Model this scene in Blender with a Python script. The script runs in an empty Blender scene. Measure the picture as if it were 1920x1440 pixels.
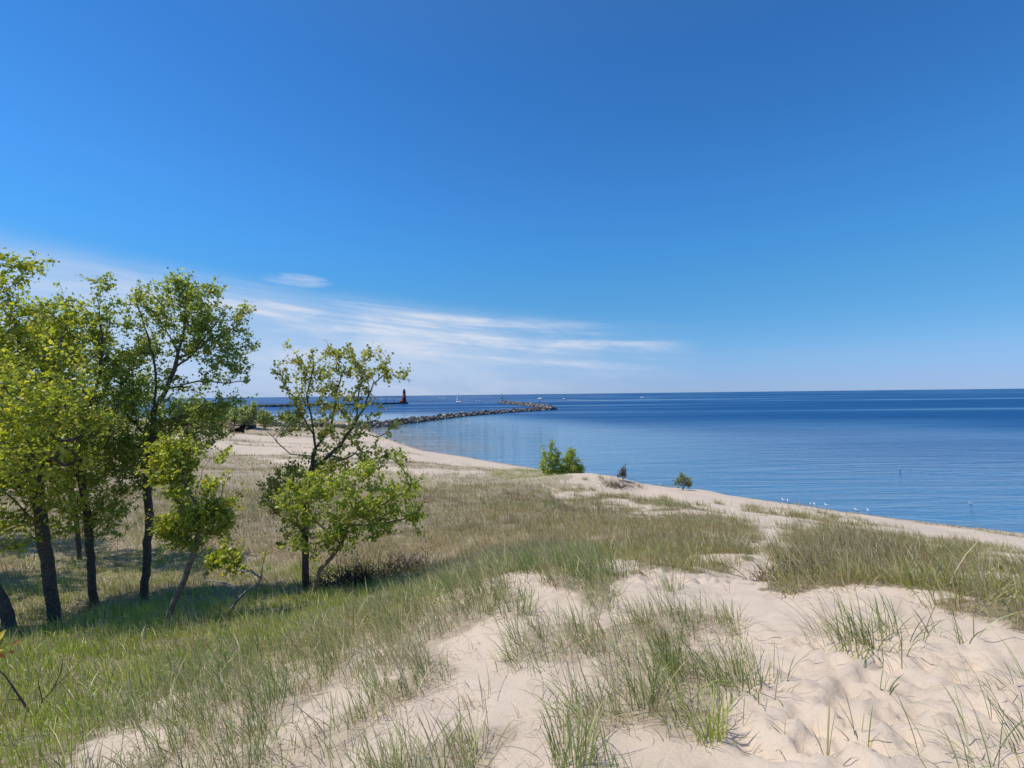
import bpy, math, random
import numpy as np
from mathutils import Matrix, Vector
R = math.radians
rng = np.random.default_rng(11)
random.seed(5)
S = bpy.context.scene
COL = S.collection

# ------------------------------------------------------------------ camera
CAMZ = 10.5; F = 900.0; W0, H0 = 1920.0, 1440.0
cd = bpy.data.cameras.new('camera'); cam = bpy.data.objects.new('camera', cd); COL.objects.link(cam)
cd.sensor_width = 36; cd.lens = 36*F/W0; cd.clip_start = 0.05; cd.clip_end = 90000
CM = Matrix.Translation((0, 0, CAMZ)) @ Matrix.Rotation(R(90+1.24), 4, 'X') @ Matrix.Rotation(R(-0.66), 4, 'Z')
cam.matrix_world = CM; S.camera = cam
# ------------------------------------------------------------------ sky, sun, exposure
SUN_AZ, SUN_EL = -90.0, 60.0            # degrees from +Y (view direction), negative = left
w = bpy.data.worlds.new('World'); S.world = w; w.use_nodes = True
nt = w.node_tree; nt.nodes.clear()
def N(t, **k):
    n = nt.nodes.new(t)
    for a, b in k.items(): setattr(n, a, b)
    return n
def mth(op, a, b=None, c=None, clamp=False):
    n = nt.nodes.new('ShaderNodeMath'); n.operation = op; n.use_clamp = clamp
    for i, q in enumerate((a, b, c)):
        if q is None: continue
        if isinstance(q, (int, float)): n.inputs[i].default_value = q
        else: nt.links.new(q, n.inputs[i])
    return n.outputs[0]
def sstep(x, a, b):
    n = nt.nodes.new('ShaderNodeMapRange'); n.interpolation_type = 'SMOOTHSTEP'
    nt.links.new(x, n.inputs[0]); n.inputs[1].default_value = a; n.inputs[2].default_value = b
    return n.outputs[0]
sky = N('ShaderNodeTexSky', sky_type='NISHITA', sun_disc=False, sun_elevation=R(SUN_EL), sun_rotation=R(SUN_AZ),
        altitude=200, air_density=1.0, dust_density=0.0, ozone_density=2.6)
hs = N('ShaderNodeHueSaturation'); hs.inputs['Saturation'].default_value = 1.0
nt.links.new(sky.outputs[0], hs.inputs['Color'])
tc = N('ShaderNodeTexCoord'); sx = N('ShaderNodeSeparateXYZ'); nt.links.new(tc.outputs['Generated'], sx.inputs[0])
X_, Y_, Z_ = sx.outputs
az = mth('MULTIPLY', mth('ARCTAN2', X_, Y_), 57.2958)
el = mth('MULTIPLY', mth('ARCSINE', Z_), 57.2958)
s_ = mth('ADD', el, mth('MULTIPLY', az, 0.085))            # streaks fall gently to the right
def noise(sx_, sy_, scale, det, off, rough=0.55):
    cb = N('ShaderNodeCombineXYZ'); nt.links.new(mth('MULTIPLY', az, sx_), cb.inputs[0]); nt.links.new(mth('MULTIPLY', s_, sy_), cb.inputs[1])
    cb.inputs[2].default_value = off
    n = N('ShaderNodeTexNoise'); n.inputs['Scale'].default_value = scale; n.inputs['Detail'].default_value = det
    n.inputs['Roughness'].default_value = rough; n.inputs['Distortion'].default_value = 0.5
    nt.links.new(cb.outputs[0], n.inputs['Vector']); return n.outputs[0]
n1 = noise(0.045, 0.75, 1.0, 5, 3.3)
n2 = noise(0.11, 0.40, 1.0, 4, 8.1)
streak = sstep(n1, 0.38, 0.70)
streak = mth('MULTIPLY', streak, mth('ADD', mth('MULTIPLY', sstep(n2, 0.3, 0.65), 0.75), 0.25))
env = mth('MULTIPLY', sstep(s_, 2.0, 5.5), mth('SUBTRACT', 1, sstep(s_, 8.3, 9.8)))
env = mth('MULTIPLY', env, mth('SUBTRACT', 1, sstep(az, 12, 23)))
env = mth('MULTIPLY', env, mth('ADD', mth('MULTIPLY', sstep(az, -42, -26), .85), .15))
c1 = mth('MULTIPLY', mth('MULTIPLY', streak, env), 0.85)
# broad pale veil low on the left
veil = mth('MULTIPLY', mth('MULTIPLY', sstep(s_, -10, 3), mth('SUBTRACT', 1, sstep(s_, 5.5, 11.0))),
           mth('MULTIPLY', mth('SUBTRACT', 1, sstep(az, -14, 24)), sstep(az, -110, -60)))
veil = mth('MULTIPLY', veil, mth('ADD', mth('MULTIPLY', sstep(n2, .2, .8), 0.50), 0.34))
# small wisp
wx = mth('DIVIDE', mth('ADD', az, 24.0), 3.6); wy = mth('DIVIDE', mth('SUBTRACT', el, 12.55), 0.75)
wr = mth('ADD', mth('MULTIPLY', wx, wx), mth('MULTIPLY', wy, wy))
wisp = mth('MULTIPLY', mth('SUBTRACT', 1, sstep(wr, 0.0, 1.3)), mth('MULTIPLY', sstep(noise(0.25, 1.5, 1.0, 4, 1.7), 0.3, 0.7), 0.5))
cl = mth('ADD', mth('ADD', c1, veil), wisp, clamp=True)
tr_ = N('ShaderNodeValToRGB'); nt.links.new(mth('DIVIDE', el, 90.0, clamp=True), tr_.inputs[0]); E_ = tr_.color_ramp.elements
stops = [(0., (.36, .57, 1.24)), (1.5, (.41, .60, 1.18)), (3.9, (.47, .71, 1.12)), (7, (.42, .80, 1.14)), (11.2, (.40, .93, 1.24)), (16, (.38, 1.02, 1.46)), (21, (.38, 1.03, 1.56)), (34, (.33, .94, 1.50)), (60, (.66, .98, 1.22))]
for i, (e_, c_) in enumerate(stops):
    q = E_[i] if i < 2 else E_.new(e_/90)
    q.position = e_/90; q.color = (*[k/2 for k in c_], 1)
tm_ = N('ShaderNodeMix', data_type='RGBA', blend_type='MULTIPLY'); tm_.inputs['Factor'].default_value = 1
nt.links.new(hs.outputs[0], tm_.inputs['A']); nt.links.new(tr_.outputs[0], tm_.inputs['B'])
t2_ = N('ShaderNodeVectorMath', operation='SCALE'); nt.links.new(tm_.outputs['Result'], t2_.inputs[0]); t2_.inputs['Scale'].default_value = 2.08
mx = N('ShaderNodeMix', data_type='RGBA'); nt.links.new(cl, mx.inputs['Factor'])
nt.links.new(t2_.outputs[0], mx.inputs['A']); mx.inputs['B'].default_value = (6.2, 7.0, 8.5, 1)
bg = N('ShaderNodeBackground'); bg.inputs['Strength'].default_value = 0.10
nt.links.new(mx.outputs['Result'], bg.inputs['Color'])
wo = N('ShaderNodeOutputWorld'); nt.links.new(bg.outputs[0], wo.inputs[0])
sd = bpy.data.lights.new('sun', 'SUN'); sun = bpy.data.objects.new('sun', sd); COL.objects.link(sun)
sd.energy = 4.4; sd.angle = R(0.53); sd.color = (1.0, 0.935, 0.82)
sv = Vector((math.sin(R(SUN_AZ))*math.cos(R(SUN_EL)), math.cos(R(SUN_AZ))*math.cos(R(SUN_EL)), math.sin(R(SUN_EL))))
sun.rotation_euler = sv.to_track_quat('Z', 'Y').to_euler(); sun.location = (0, 0, 60)
vs = S.view_settings; vs.view_transform = 'Standard'; vs.look = 'None'; vs.gamma = 1; vs.exposure = 0.0; vs.use_curve_mapping = False
S.render.engine = 'CYCLES'; S.render.resolution_x = 1024; S.render.resolution_y = 768
S.cycles.max_bounces = 8; S.cycles.transparent_max_bounces = 6

# ------------------------------------------------------------------ projection helpers (design time only)
RM = np.array(CM.to_3x3())
def ray(u, v):
    return RM @ np.array([(u-W0/2)/F, -(v-H0/2)/F, -1.0])
def px_z(u, v, z):                       # world point of a pixel on the level z
    d = ray(u, v); t = (z-CAMZ)/d[2]; return np.array([d[0]*t, d[1]*t, z])
def px_y(u, v, y):                       # world point of a pixel at the distance y
    d = ray(u, v); t = y/d[1]; return np.array([d[0]*t, y, CAMZ+d[2]*t])
def project(P):
    q = (P-np.array([0, 0, CAMZ])) @ RM
    dz = np.maximum(-q[:, 2], 1e-3)
    return np.where(q[:, 2] < -0.05, W0/2+F*q[:, 0]/dz, 1e5*np.sign(q[:, 0])), np.where(q[:, 2] < -0.05, H0/2-F*q[:, 1]/dz, 1e5)

# ------------------------------------------------------------------ value noise
_tab = rng.random((256, 256))
def vnoise(x, y):
    xi = np.floor(x).astype(int); yi = np.floor(y).astype(int); fx = x-xi; fy = y-yi
    fx = fx*fx*(3-2*fx); fy = fy*fy*(3-2*fy)
    g = lambda a, b: _tab[a & 255, b & 255]
    return (g(xi, yi)*(1-fx)+g(xi+1, yi)*fx)*(1-fy)+(g(xi, yi+1)*(1-fx)+g(xi+1, yi+1)*fx)*fy
def fbm(x, y, o=4):
    s = 0; a = 0.5
    for k in range(o):
        s = s+a*vnoise(x*2**k+17.3*k, y*2**k-9.1*k); a *= 0.5
    return s/(1-0.5**o)
def sm(x, a, b):
    t = np.clip((x-a)/(b-a), 0, 1); return t*t*(3-2*t)

# ------------------------------------------------------------------ shoreline and terrain
shore_px = [(2600, 1085), (2200, 1036), (1920, 999), (1752, 980), (1630, 965), (1552, 954), (1440, 938), (1290, 918), (1238, 911), (1176, 902), (1017, 880), (960, 871), (900, 861), (880, 857),
            (797, 845), (757, 833), (716, 818), (690, 806), (672, 801)]
shore = [px_z(u, v, 0)[:2] for u, v in shore_px]
a, b = shore[0], shore[1]
shore = [a+(a-b)/np.linalg.norm(a-b)*300] + shore + [np.array(p) for p in [(-58, 172), (-62, 196), (-95, 212), (-130, 222), (-220, 236), (-520, 260), (-900, 270)]]
shore = np.array(shore)
def shore_dist(x, y):                    # >0 on land
    best = np.full(x.shape, 1e9); sgn = np.ones(x.shape)
    for i in range(len(shore)-1):
        p, q = shore[i], shore[i+1]; d = q-p; L2 = d@d
        t = np.clip(((x-p[0])*d[0]+(y-p[1])*d[1])/L2, 0, 1)
        dx = x-(p[0]+t*d[0]); dy = y-(p[1]+t*d[1]); r = np.hypot(dx, dy)
        c = d[0]*dy-d[1]*dx
        m = r < best-1e-9; best = np.where(m, r, best); sgn = np.where(m, np.sign(c), sgn)
    return best*sgn
ctl = [(0, 0, 8.9), (-3, -3, 9.0), (3, -3, 9.1), (0, -12, 9), (-12, -10, 7.6), (12, -10, 9.3), (0, -30, 9), (-30, -30, 7), (40, -30, 5), (-30, 15, 6.2), (-16, 5, 6.4), (-30, 40, 5.2),
       (-60, 90, 4.2), (-60, 40, 5), (-100, 150, 4), (-200, 150, 5), (-200, 40, 6), (-420, 100, 6), (7, 1, 8.95), (12, 4, 8.4), (20, 4, 6.8), (24, 14, 3.9), (30, 8, 3.6), (4.0, 7.2, 7.5), (6.5, 8.2, 7.35), (3.4, 6.3, 7.75)]
for u, v, z in [(1900, 1430, 8.9), (1500, 1430, 8.85), (960, 1430, 8.75), (500, 1430, 8.5), (50, 1430, 8.1), (200, 1330, 7.6), (0, 1250, 6.9), (400, 1250, 7.2), (700, 1200, 7.75),
                (300, 1180, 6.0), (105, 1175, 5.4), (580, 1115, 5.4), (268, 1125, 5.2), (175, 1135, 5.3), (480, 1070, 5.1), (350, 1000, 5.0), (700, 1150, 6.7), (770, 1112, 6.4), (700, 1085, 5.35), (800, 1060, 5.4), (860, 1085, 6.9),
                (930, 1095, 8.28), (1130, 1140, 8.5), (1040, 1105, 8.42), (1000, 1045, 7.0), (1100, 1050, 6.9), (1000, 1200, 8.52), (1300, 1250, 8.62), (1300, 1100, 8.15), (1250, 1075, 7.9), (1420, 1060, 7.6),
                (1480, 1118, 8.5), (1600, 1103, 8.58), (1720, 1135, 8.66), (1900, 1165, 8.74), (1700, 1300, 8.8), (1700, 1050, 7.1), (1860, 1080, 7.0),
                (1100, 1000, 6.1), (1400, 1000, 5.9), (1300, 960, 4.8), (1100, 950, 4.5), (900, 1000, 5.3), (800, 1000, 5.0), (800, 930, 4.1), (500, 950, 4.4), (450, 880, 3.6), (480, 850, 2.6), (600, 870, 3.2), (700, 870, 3.0),
                (880, 890, 3.1), (1000, 912, 3.2), (1700, 1010, 4.5), (1850, 1030, 4.4), (1600, 985, 3.6), (1500, 960, 3.1), (1090, 896, 3.3), (1060, 893, 2.9), (1180, 906, 3.0), (1140, 898, 3.2), (1250, 920, 2.9), (1350, 936, 2.7), (1450, 948, 2.3),
                (1040, 925, 3.1), (1200, 935, 3.4), (1650, 982, 2.6), (1800, 1005, 2.8), (1900, 1028, 3.2), (400, 800, 2.6), (450, 795, 3.2), (500, 793, 2.9), (540, 792, 2.6), (600, 792, 2.2), (560, 812, 1.4), (450, 815, 1.6), (520, 835, 2.0), (660, 845, 1.6),
                (700, 835, 1.0), (620, 815, 1.2), (800, 870, 1.9), (900, 880, 1.9), (960, 885, 1.8), (640, 800, 1.2)]:
    ctl.append(tuple(px_z(u, v, z)))
for i in range(1, len(shore)-1):
    ctl.append((shore[i][0], shore[i][1], 0.0))
ctl = np.array(ctl)
def phi(r): return np.sqrt(r*r+0.25)
D = np.hypot(ctl[:, None, 0]-ctl[None, :, 0], ctl[:, None, 1]-ctl[None, :, 1])
A = phi(D); n_ = len(ctl)
M_ = np.block([[A+np.eye(n_)*-0.02, np.ones((n_, 1))], [np.ones((1, n_)), np.zeros((1, 1))]])
wts = np.linalg.solve(M_, np.append(ctl[:, 2], 0))
path_px = np.array([(1700, 1440), (1560, 1300), (1450, 1180), (1340, 1110), (1330, 1075), (1450, 1050), (1470, 1010), (1445, 985)], float)
def base_h(x, y):
    sh = x.shape; x = x.ravel(); y = y.ravel()
    z = np.full(x.shape, wts[-1])
    for i in range(n_): z = z+wts[i]*phi(np.hypot(x-ctl[i, 0], y-ctl[i, 1]))
    d = shore_dist(x, y)
    land = np.clip(z, 0.02, 12)
    z = np.where(d > 0, land*sm(d, -1.0, 6.0)+np.minimum(d, 1.5)*0.05, -0.05-np.minimum(-d*0.05, 3.0))
    return z.reshape(sh), d.reshape(sh)
# footprints worn into the sand
fp = []
for k in range(340):
    t = rng.random(); u = 1150+850*rng.random(); v = 1130+400*rng.random()**0.9
    if u < 1400 and v > 1150: u += 330
    p = px_z(u, v, 8.7); fp.append((p[0]+rng.normal(0, .05), p[1]+rng.normal(0, .05), rng.uniform(0, 6.28), rng.uniform(.09, .145), rng.uniform(.04, .06), rng.uniform(.008, .024)))
for k in range(70):
    u, v = 1200+rng.random()*230, 1060+rng.random()*90
    p = px_z(u, v, 8.2); fp.append((p[0], p[1], rng.uniform(0, 6.28), .14, .065, .03))
def height(x, y, fine=True):
    z, d = base_h(x, y)
    r = np.hypot(x, y)
    on = sm(d, 1.0, 9.0)
    z = z+on*((fbm(x*0.11+5, y*0.11, 4)-.5)*1.1*sm(r, 14, 40)+(fbm(x*0.5, y*0.5+7, 3)-.5)*0.24*sm(r, 3, 9))
    z = z+.45*np.exp(-((x-6.6)**2/22+(y-39.5)**2/9))
    z = z+on*(fbm(x*1.5+3, y*1.5, 3)-.5)*0.055
    if fine:
        m = r < 14
        if m.any():
            xs, ys = x[m], y[m]; dz = (fbm(xs*4.5, ys*4.5+2, 3)-.5)*0.045+(fbm(xs*13, ys*13, 2)-.5)*0.010
            for (fx, fy, th, a, b, dp) in fp:
                k = (np.abs(xs-fx) < .5) & (np.abs(ys-fy) < .5)
                if not k.any(): continue
                c, s = math.cos(th), math.sin(th); ex = ((xs[k]-fx)*c+(ys[k]-fy)*s)/a; ey = (-(xs[k]-fx)*s+(ys[k]-fy)*c)/b
                q = ex*ex+ey*ey
                dz[k] += -dp*np.exp(-q**1.6)+dp*0.45*np.exp(-(np.sqrt(q)-1.45)**2*6)
            z = z.copy(); z[m] += dz
    return z
def gz(x, y): return float(height(np.array([x], float), np.array([y], float), False)[0])

# ------------------------------------------------------------------ grass density from regions of the ground
def inpoly(u, v, poly):
    c = np.zeros(u.shape, bool); n = len(poly); j = n-1
    for i in range(n):
        xi, yi = poly[i]; xj, yj = poly[j]
        if yi != yj:
            c ^= ((yi > v) != (yj > v)) & (u < (xj-xi)*(v-yi)/(yj-yi)+xi)
        j = i
    return c
PL = dict(
 plain=[(-9000, 838), (380, 838), (470, 858), (560, 876), (700, 884), (820, 888), (960, 892), (1015, 905), (1035, 932), (1130, 954), (1250, 970), (1380, 981), (1440, 996), (1456, 1040), (1405, 1057), (1290, 1062), (1190, 1053), (1120, 1062),
        (1140, 1105), (1080, 1092), (1000, 1070), (930, 1078), (860, 1096), (780, 1122), (640, 1168), (520, 1200), (400, 1246), (260, 1310), (190, 1360), (150, 1440), (130, 1700), (-500, 2200), (-9000, 3000)],
 right=[(1450, 1000), (1470, 988), (1560, 992), (1700, 1008), (1920, 1054), (2600, 1130), (3400, 1400), (2400, 1260), (1920, 1185), (1850, 1168), (1760, 1118), (1640, 1104), (1560, 1108), (1490, 1122), (1440, 1112), (1446, 1075), (1478, 1035)],
 slope=[(130, 1700), (150, 1440), (190, 1360), (260, 1310), (400, 1246), (640, 1168), (800, 1112), (880, 1090), (940, 1110), (905, 1180), (830, 1260), (740, 1330), (640, 1410), (560, 1600)],
 clump=[(660, 1560), (700, 1400), (880, 1290), (1010, 1220), (1080, 1165), (1130, 1150), (1230, 1140), (1330, 1175), (1400, 1225), (1425, 1290), (1370, 1330), (1340, 1440), (1300, 1600)],
 brown=[(1455, 1030), (1500, 1005), (1600, 1000), (1700, 1025), (1700, 1085), (1640, 1100), (1550, 1110), (1480, 1122), (1440, 1110)],
 lip=[(790, 1125), (860, 1080), (930, 1050), (1060, 1040), (1150, 1060), (1160, 1110), (1130, 1150), (1090, 1122), (1030, 1098), (960, 1080), (900, 1100), (860, 1140)],
 edge=[(1020, 898), (1050, 905), (1160, 925), (1300, 950), (1420, 975), (1400, 985), (1250, 968), (1100, 945), (1010, 938)],
 fore=[(1480, 950), (1600, 968), (1700, 988), (1920, 1035), (2600, 1110), (2600, 1150), (1920, 1060), (1700, 1010), (1560, 990), (1400, 975), (1380, 950)],
 shade=[(-9000, 1020), (300, 1030), (560, 1050), (800, 1065), (760, 1105), (640, 1150), (480, 1190), (330, 1215), (120, 1250), (-9000, 1260)],
 lush=[(-9000, 1150), (300, 1150), (560, 1110), (840, 1070), (800, 1118), (640, 1175), (400, 1256), (250, 1315), (180, 1370), (140, 1440), (120, 1700), (-9000, 1900)])
def jit(u, v, x, y, amt):
    return u+(fbm(x*1.3, y*1.3, 3)-.5)*amt*2, v+(fbm(x*1.3+40, y*1.3, 3)-.5)*amt
def density(x, y, z, d):
    u, v = project(np.stack([x, y, z], 1)); r = np.hypot(x, y)
    amt = np.clip(900*0.9/np.maximum(r, 1), 8, 90)
    u, v = jit(u, v, x, y, amt)
    behind = y < 0.3
    D_ = np.zeros(x.shape); kind = np.zeros(x.shape, int)     # kinds 0 tan plain, 1 lush, 2 grey-green clump, 3 right mixed
    n1 = fbm(x*0.8+11, y*0.8, 3)
    m = inpoly(u, v, PL['plain']); D_[m] = (0.95+1.0*(n1[m]-.5)); kind[m] = 0
    m = inpoly(u, v, PL['right']); D_[m] = 0.95*np.clip(sm(n1[m], .30, .55)+np.where(v[m] < 1040, -.12, .15), 0.1, 1); kind[m] = 3
    m = inpoly(u, v, PL['slope']); D_[m] = 0.16+0.84*sm(fbm(x[m]*1.7, y[m]*1.7+3, 3), .34, .50); kind[m] = 2
    m = inpoly(u, v, PL['clump']); D_[m] = 0.10+0.90*sm(fbm(x[m]*2.3+9, y[m]*2.3, 2), .37, .49); kind[m] = 2
    m = inpoly(u, v, PL['brown']); D_[m] = np.maximum(D_[m], .97); kind[m] = 0
    m = inpoly(u, v, PL['lip']); D_[m] = np.maximum(D_[m], .92); kind[m] = 2
    m = inpoly(u, v, PL['edge']); D_[m] = np.maximum(D_[m], 0.15+0.8*sm(fbm(x[m]*.45, y[m]*.6+3, 3), .42, .58)); 
    m = inpoly(u, v, PL['fore']); D_[m] = np.maximum(D_[m], 0.6*sm(fbm(x[m]*.8, y[m]*.8+3, 3), .50, .62)); kind[m & (kind == 0)] = 3
    m = inpoly(u, v, PL['lush']); kind[m] = 1; D_[m] = np.maximum(D_[m], 0.95)
    m = inpoly(u, v, PL['shade']) & (fbm(x*.9+4, y*.9, 3) < .58); kind[m] = 1
    # strips of beach grass on the far sand
    m = (y > 45) & (d > 8) & (v > 800) & (D_ < .1)
    D_[m] = 0.8*sm(fbm(x[m]*.10, y[m]*.36+30, 3), .47, .57)
    # top of the foredune behind the water's edge on the right
    m = (d > 2.8) & (d < 10) & (x > 5) & (D_ < .1) & (y < 60)
    D_[m] = np.maximum(D_[m], 1.0*sm(fbm(x[m]*.5+70, y[m]*.5, 3), .40, .55)*np.exp(-((d[m]-5.0)/1.8)**2))
    # land beyond the beach, in front of the far trees
    m = (y > 118) & (d > 3) & (x < -45); D_[m] = .9
    D_[behind & (kind < 9)] *= 0.3
    D_[d < 2.5] = 0
    # green strip round the leafy bush
    gm = (np.hypot((u-990)/85, (v-893)/13) < 1) & (d > 2.5) & (y > 25); D_[gm] = np.maximum(D_[gm], .85); kind[gm] = 1
    # bare patches of the path
    pu = np.hypot((u-1450)/26, (v-1015)/45) < 1
    D_[pu & (y < 30)] *= .15
    return np.clip(D_, 0, 1), kind, u, v

# ------------------------------------------------------------------ materials
def mat(name):
    m = bpy.data.materials.new(name); m.use_nodes = True; t = m.node_tree
    bs = t.nodes['Principled BSDF']; return m, t, bs
def simple(name, c, rough=.7, var=.15, scale=3.0, metal=0, bump=0.0):
    m, t, bs = mat(name)
    g = t.nodes.new('ShaderNodeNewGeometry'); n = t.nodes.new('ShaderNodeTexNoise'); n.inputs['Scale'].default_value = scale; n.inputs['Detail'].default_value = 4
    t.links.new(g.outputs['Position'], n.inputs['Vector'])
    r = t.nodes.new('ShaderNodeValToRGB'); r.color_ramp.elements[0].position = .3; r.color_ramp.elements[1].position = .7
    r.color_ramp.elements[0].color = (*[max(0, q*(1-var)) for q in c], 1); r.color_ramp.elements[1].color = (*[min(1, q*(1+var)) for q in c], 1)
    t.links.new(n.outputs[0], r.inputs[0]); t.links.new(r.outputs[0], bs.inputs['Base Color'])
    bs.inputs['Roughness'].default_value = rough; bs.inputs['Metallic'].default_value = metal
    if bump:
        b = t.nodes.new('ShaderNodeBump'); b.inputs['Strength'].default_value = bump; b.inputs['Distance'].default_value = .02
        t.links.new(n.outputs[0], b.inputs['Height']); t.links.new(b.outputs[0], bs.inputs['Normal'])
    return m
def link(t, a, b): t.links.new(a, b)

# sand
m_sand, t, bs = mat('sand')
g = t.nodes.new('ShaderNodeNewGeometry'); at = t.nodes.new('ShaderNodeAttribute'); at.attribute_name = 'litter'
aw = t.nodes.new('ShaderNodeAttribute'); aw.attribute_name = 'wet'
def tnoise(scale, det=4, rough=.6):
    n = t.nodes.new('ShaderNodeTexNoise'); n.inputs['Scale'].default_value = scale; n.inputs['Detail'].default_value = det; n.inputs['Roughness'].default_value = rough
    link(t, g.outputs['Position'], n.inputs['Vector']); return n.outputs[0]
def tmix(f, a, b):
    n = t.nodes.new('ShaderNodeMix'); n.data_type = 'RGBA'
    for s, q in (('Factor', f), ('A', a), ('B', b)):
        if isinstance(q, (tuple, float)): n.inputs[s].default_value = q if isinstance(q, float) else (*q, 1)
        else: link(t, q, n.inputs[s])
    return n.outputs['Result']
def tramp(x, a, b, c=0., d=1.):
    n = t.nodes.new('ShaderNodeMapRange'); n.interpolation_type = 'SMOOTHSTEP'; link(t, x, n.inputs[0])
    for i, q in enumerate((a, b, c, d)): n.inputs[i+1].default_value = q
    return n.outputs[0]
c = tmix(tramp(tnoise(2.0), .3, .7), (.47, .375, .29), (.53, .43, .335))
c = tmix(tramp(tnoise(260., 2), .25, .75), c, tmix(.5, c, (.74, .63, .52)))
c = tmix(tramp(tnoise(900., 1), .66, .74, 0, .5), c, (.25, .17, .11))
lit = t.nodes.new('ShaderNodeMath'); lit.operation = 'MULTIPLY'; link(t, at.outputs['Fac'], lit.inputs[0]); link(t, tramp(tnoise(7., 5, .75), .25, .50), lit.inputs[1])
lc = tmix(tramp(tnoise(25.), .3, .7), (.12, .095, .055), (.27, .22, .14))
c = tmix(lit.outputs[0], c, lc)
c = tmix(aw.outputs['Fac'], c, (.27, .20, .145))
link(t, c, bs.inputs['Base Color']); bs.inputs['Roughness'].default_value = .95; bs.inputs['Specular IOR Level'].default_value = .15
bp = t.nodes.new('ShaderNodeBump'); bp.inputs['Strength'].default_value = .55; bp.inputs['Distance'].default_value = .012
link(t, tnoise(38., 5, .65), bp.inputs['Height'])
bp2 = t.nodes.new('ShaderNodeBump'); bp2.inputs['Strength'].default_value = .3; bp2.inputs['Distance'].default_value = .12
link(t, tnoise(3.2, 4, .5), bp2.inputs['Height']); link(t, bp2.outputs[0], bp.inputs['Normal']); link(t, bp.outputs[0], bs.inputs['Normal'])

# water
m_water, t, bs = mat('water')
g = t.nodes.new('ShaderNodeNewGeometry'); at = t.nodes.new('ShaderNodeAttribute'); at.attribute_name = 'shallow'
def mapn(sx, sy, rot, scale, det=3, rough=.55, dist=0.):
    mp = t.nodes.new('ShaderNodeMapping'); mp.inputs['Scale'].default_value = (sx, sy, 1); mp.inputs['Rotation'].default_value = (0, 0, R(rot))
    link(t, g.outputs['Position'], mp.inputs[0])
    n = t.nodes.new('ShaderNodeTexNoise'); n.inputs['Scale'].default_value = scale; n.inputs['Detail'].default_value = det; n.inputs['Roughness'].default_value = rough; n.inputs['Distortion'].default_value = dist
    link(t, mp.outputs[0], n.inputs['Vector']); return n.outputs[0]
def tm(op, a, b, clamp=False):
    n = t.nodes.new('ShaderNodeMath'); n.operation = op; n.use_clamp = clamp
    for i, q in enumerate((a, b)):
        if isinstance(q, (int, float)): n.inputs[i].default_value = q
        else: link(t, q, n.inputs[i])
    return n.outputs[0]
ac = t.nodes.new('ShaderNodeAttribute'); ac.attribute_name = 'calm'
swell = mapn(.13, 1.0, 5, .36, 4, .6, 1.3)
rip = mapn(.35, 1.0, -4, 2.6, 3, .6)
chop = mapn(1, 1, 0, 9., 2, .6)
patch = tramp(mapn(.010, .06, 3, 1.0, 4, .6, .5), .42, .62)       # slicks and rippled patches
patch2 = tramp(mapn(.0016, .011, 0, 1.0, 5, .6, .4), .46, .68)
vl = t.nodes.new('ShaderNodeVectorMath'); vl.operation = 'LENGTH'; link(t, g.outputs['Position'], vl.inputs[0])
farf = tramp(vl.outputs['Value'], 45., 260.)
rough_amt = tm('MULTIPLY', tm('SUBTRACT', 1.0, tm('MULTIPLY', ac.outputs['Fac'], .85)), tm('SUBTRACT', 1.0, tm('MULTIPLY', patch2, .80)))
hh = tm('ADD', tm('MULTIPLY', swell, tm('MULTIPLY', tm('ADD', tm('MULTIPLY', rough_amt, .5), 1.45), tm('SUBTRACT', 1.0, tm('MULTIPLY', farf, .85)))), tm('MULTIPLY', tm('MULTIPLY', rip, tm('ADD', rough_amt, .15)), tm('ADD', tm('MULTIPLY', patch, .25), .12)))
hh = tm('ADD', hh, tm('MULTIPLY', chop, .035))
bp = t.nodes.new('ShaderNodeBump'); bp.inputs['Distance'].default_value = .34; link(t, hh, bp.inputs['Height']); bp.inputs['Strength'].default_value = 1.0
wc = tmix(tramp(at.outputs['Fac'], 0.05, .6), (.005, .060, .185), (.085, .215, .34))
wc = tmix(tramp(at.outputs['Fac'], .78, 1.0), wc, (.22, .23, .22))
link(t, wc, bs.inputs['Base Color']); bs.inputs['IOR'].default_value = 1.33
link(t, tm('ADD', tm('MULTIPLY', tm('MULTIPLY', rough_amt, farf), .38), .035), bs.inputs['Roughness']); link(t, tm('SUBTRACT', .50, tm('MULTIPLY', tm('MULTIPLY', rough_amt, tm('ADD', tm('MULTIPLY', farf, .7), .3)), .40)), bs.inputs['Specular IOR Level'])
link(t, bp.outputs[0], bs.inputs['Normal'])

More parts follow.
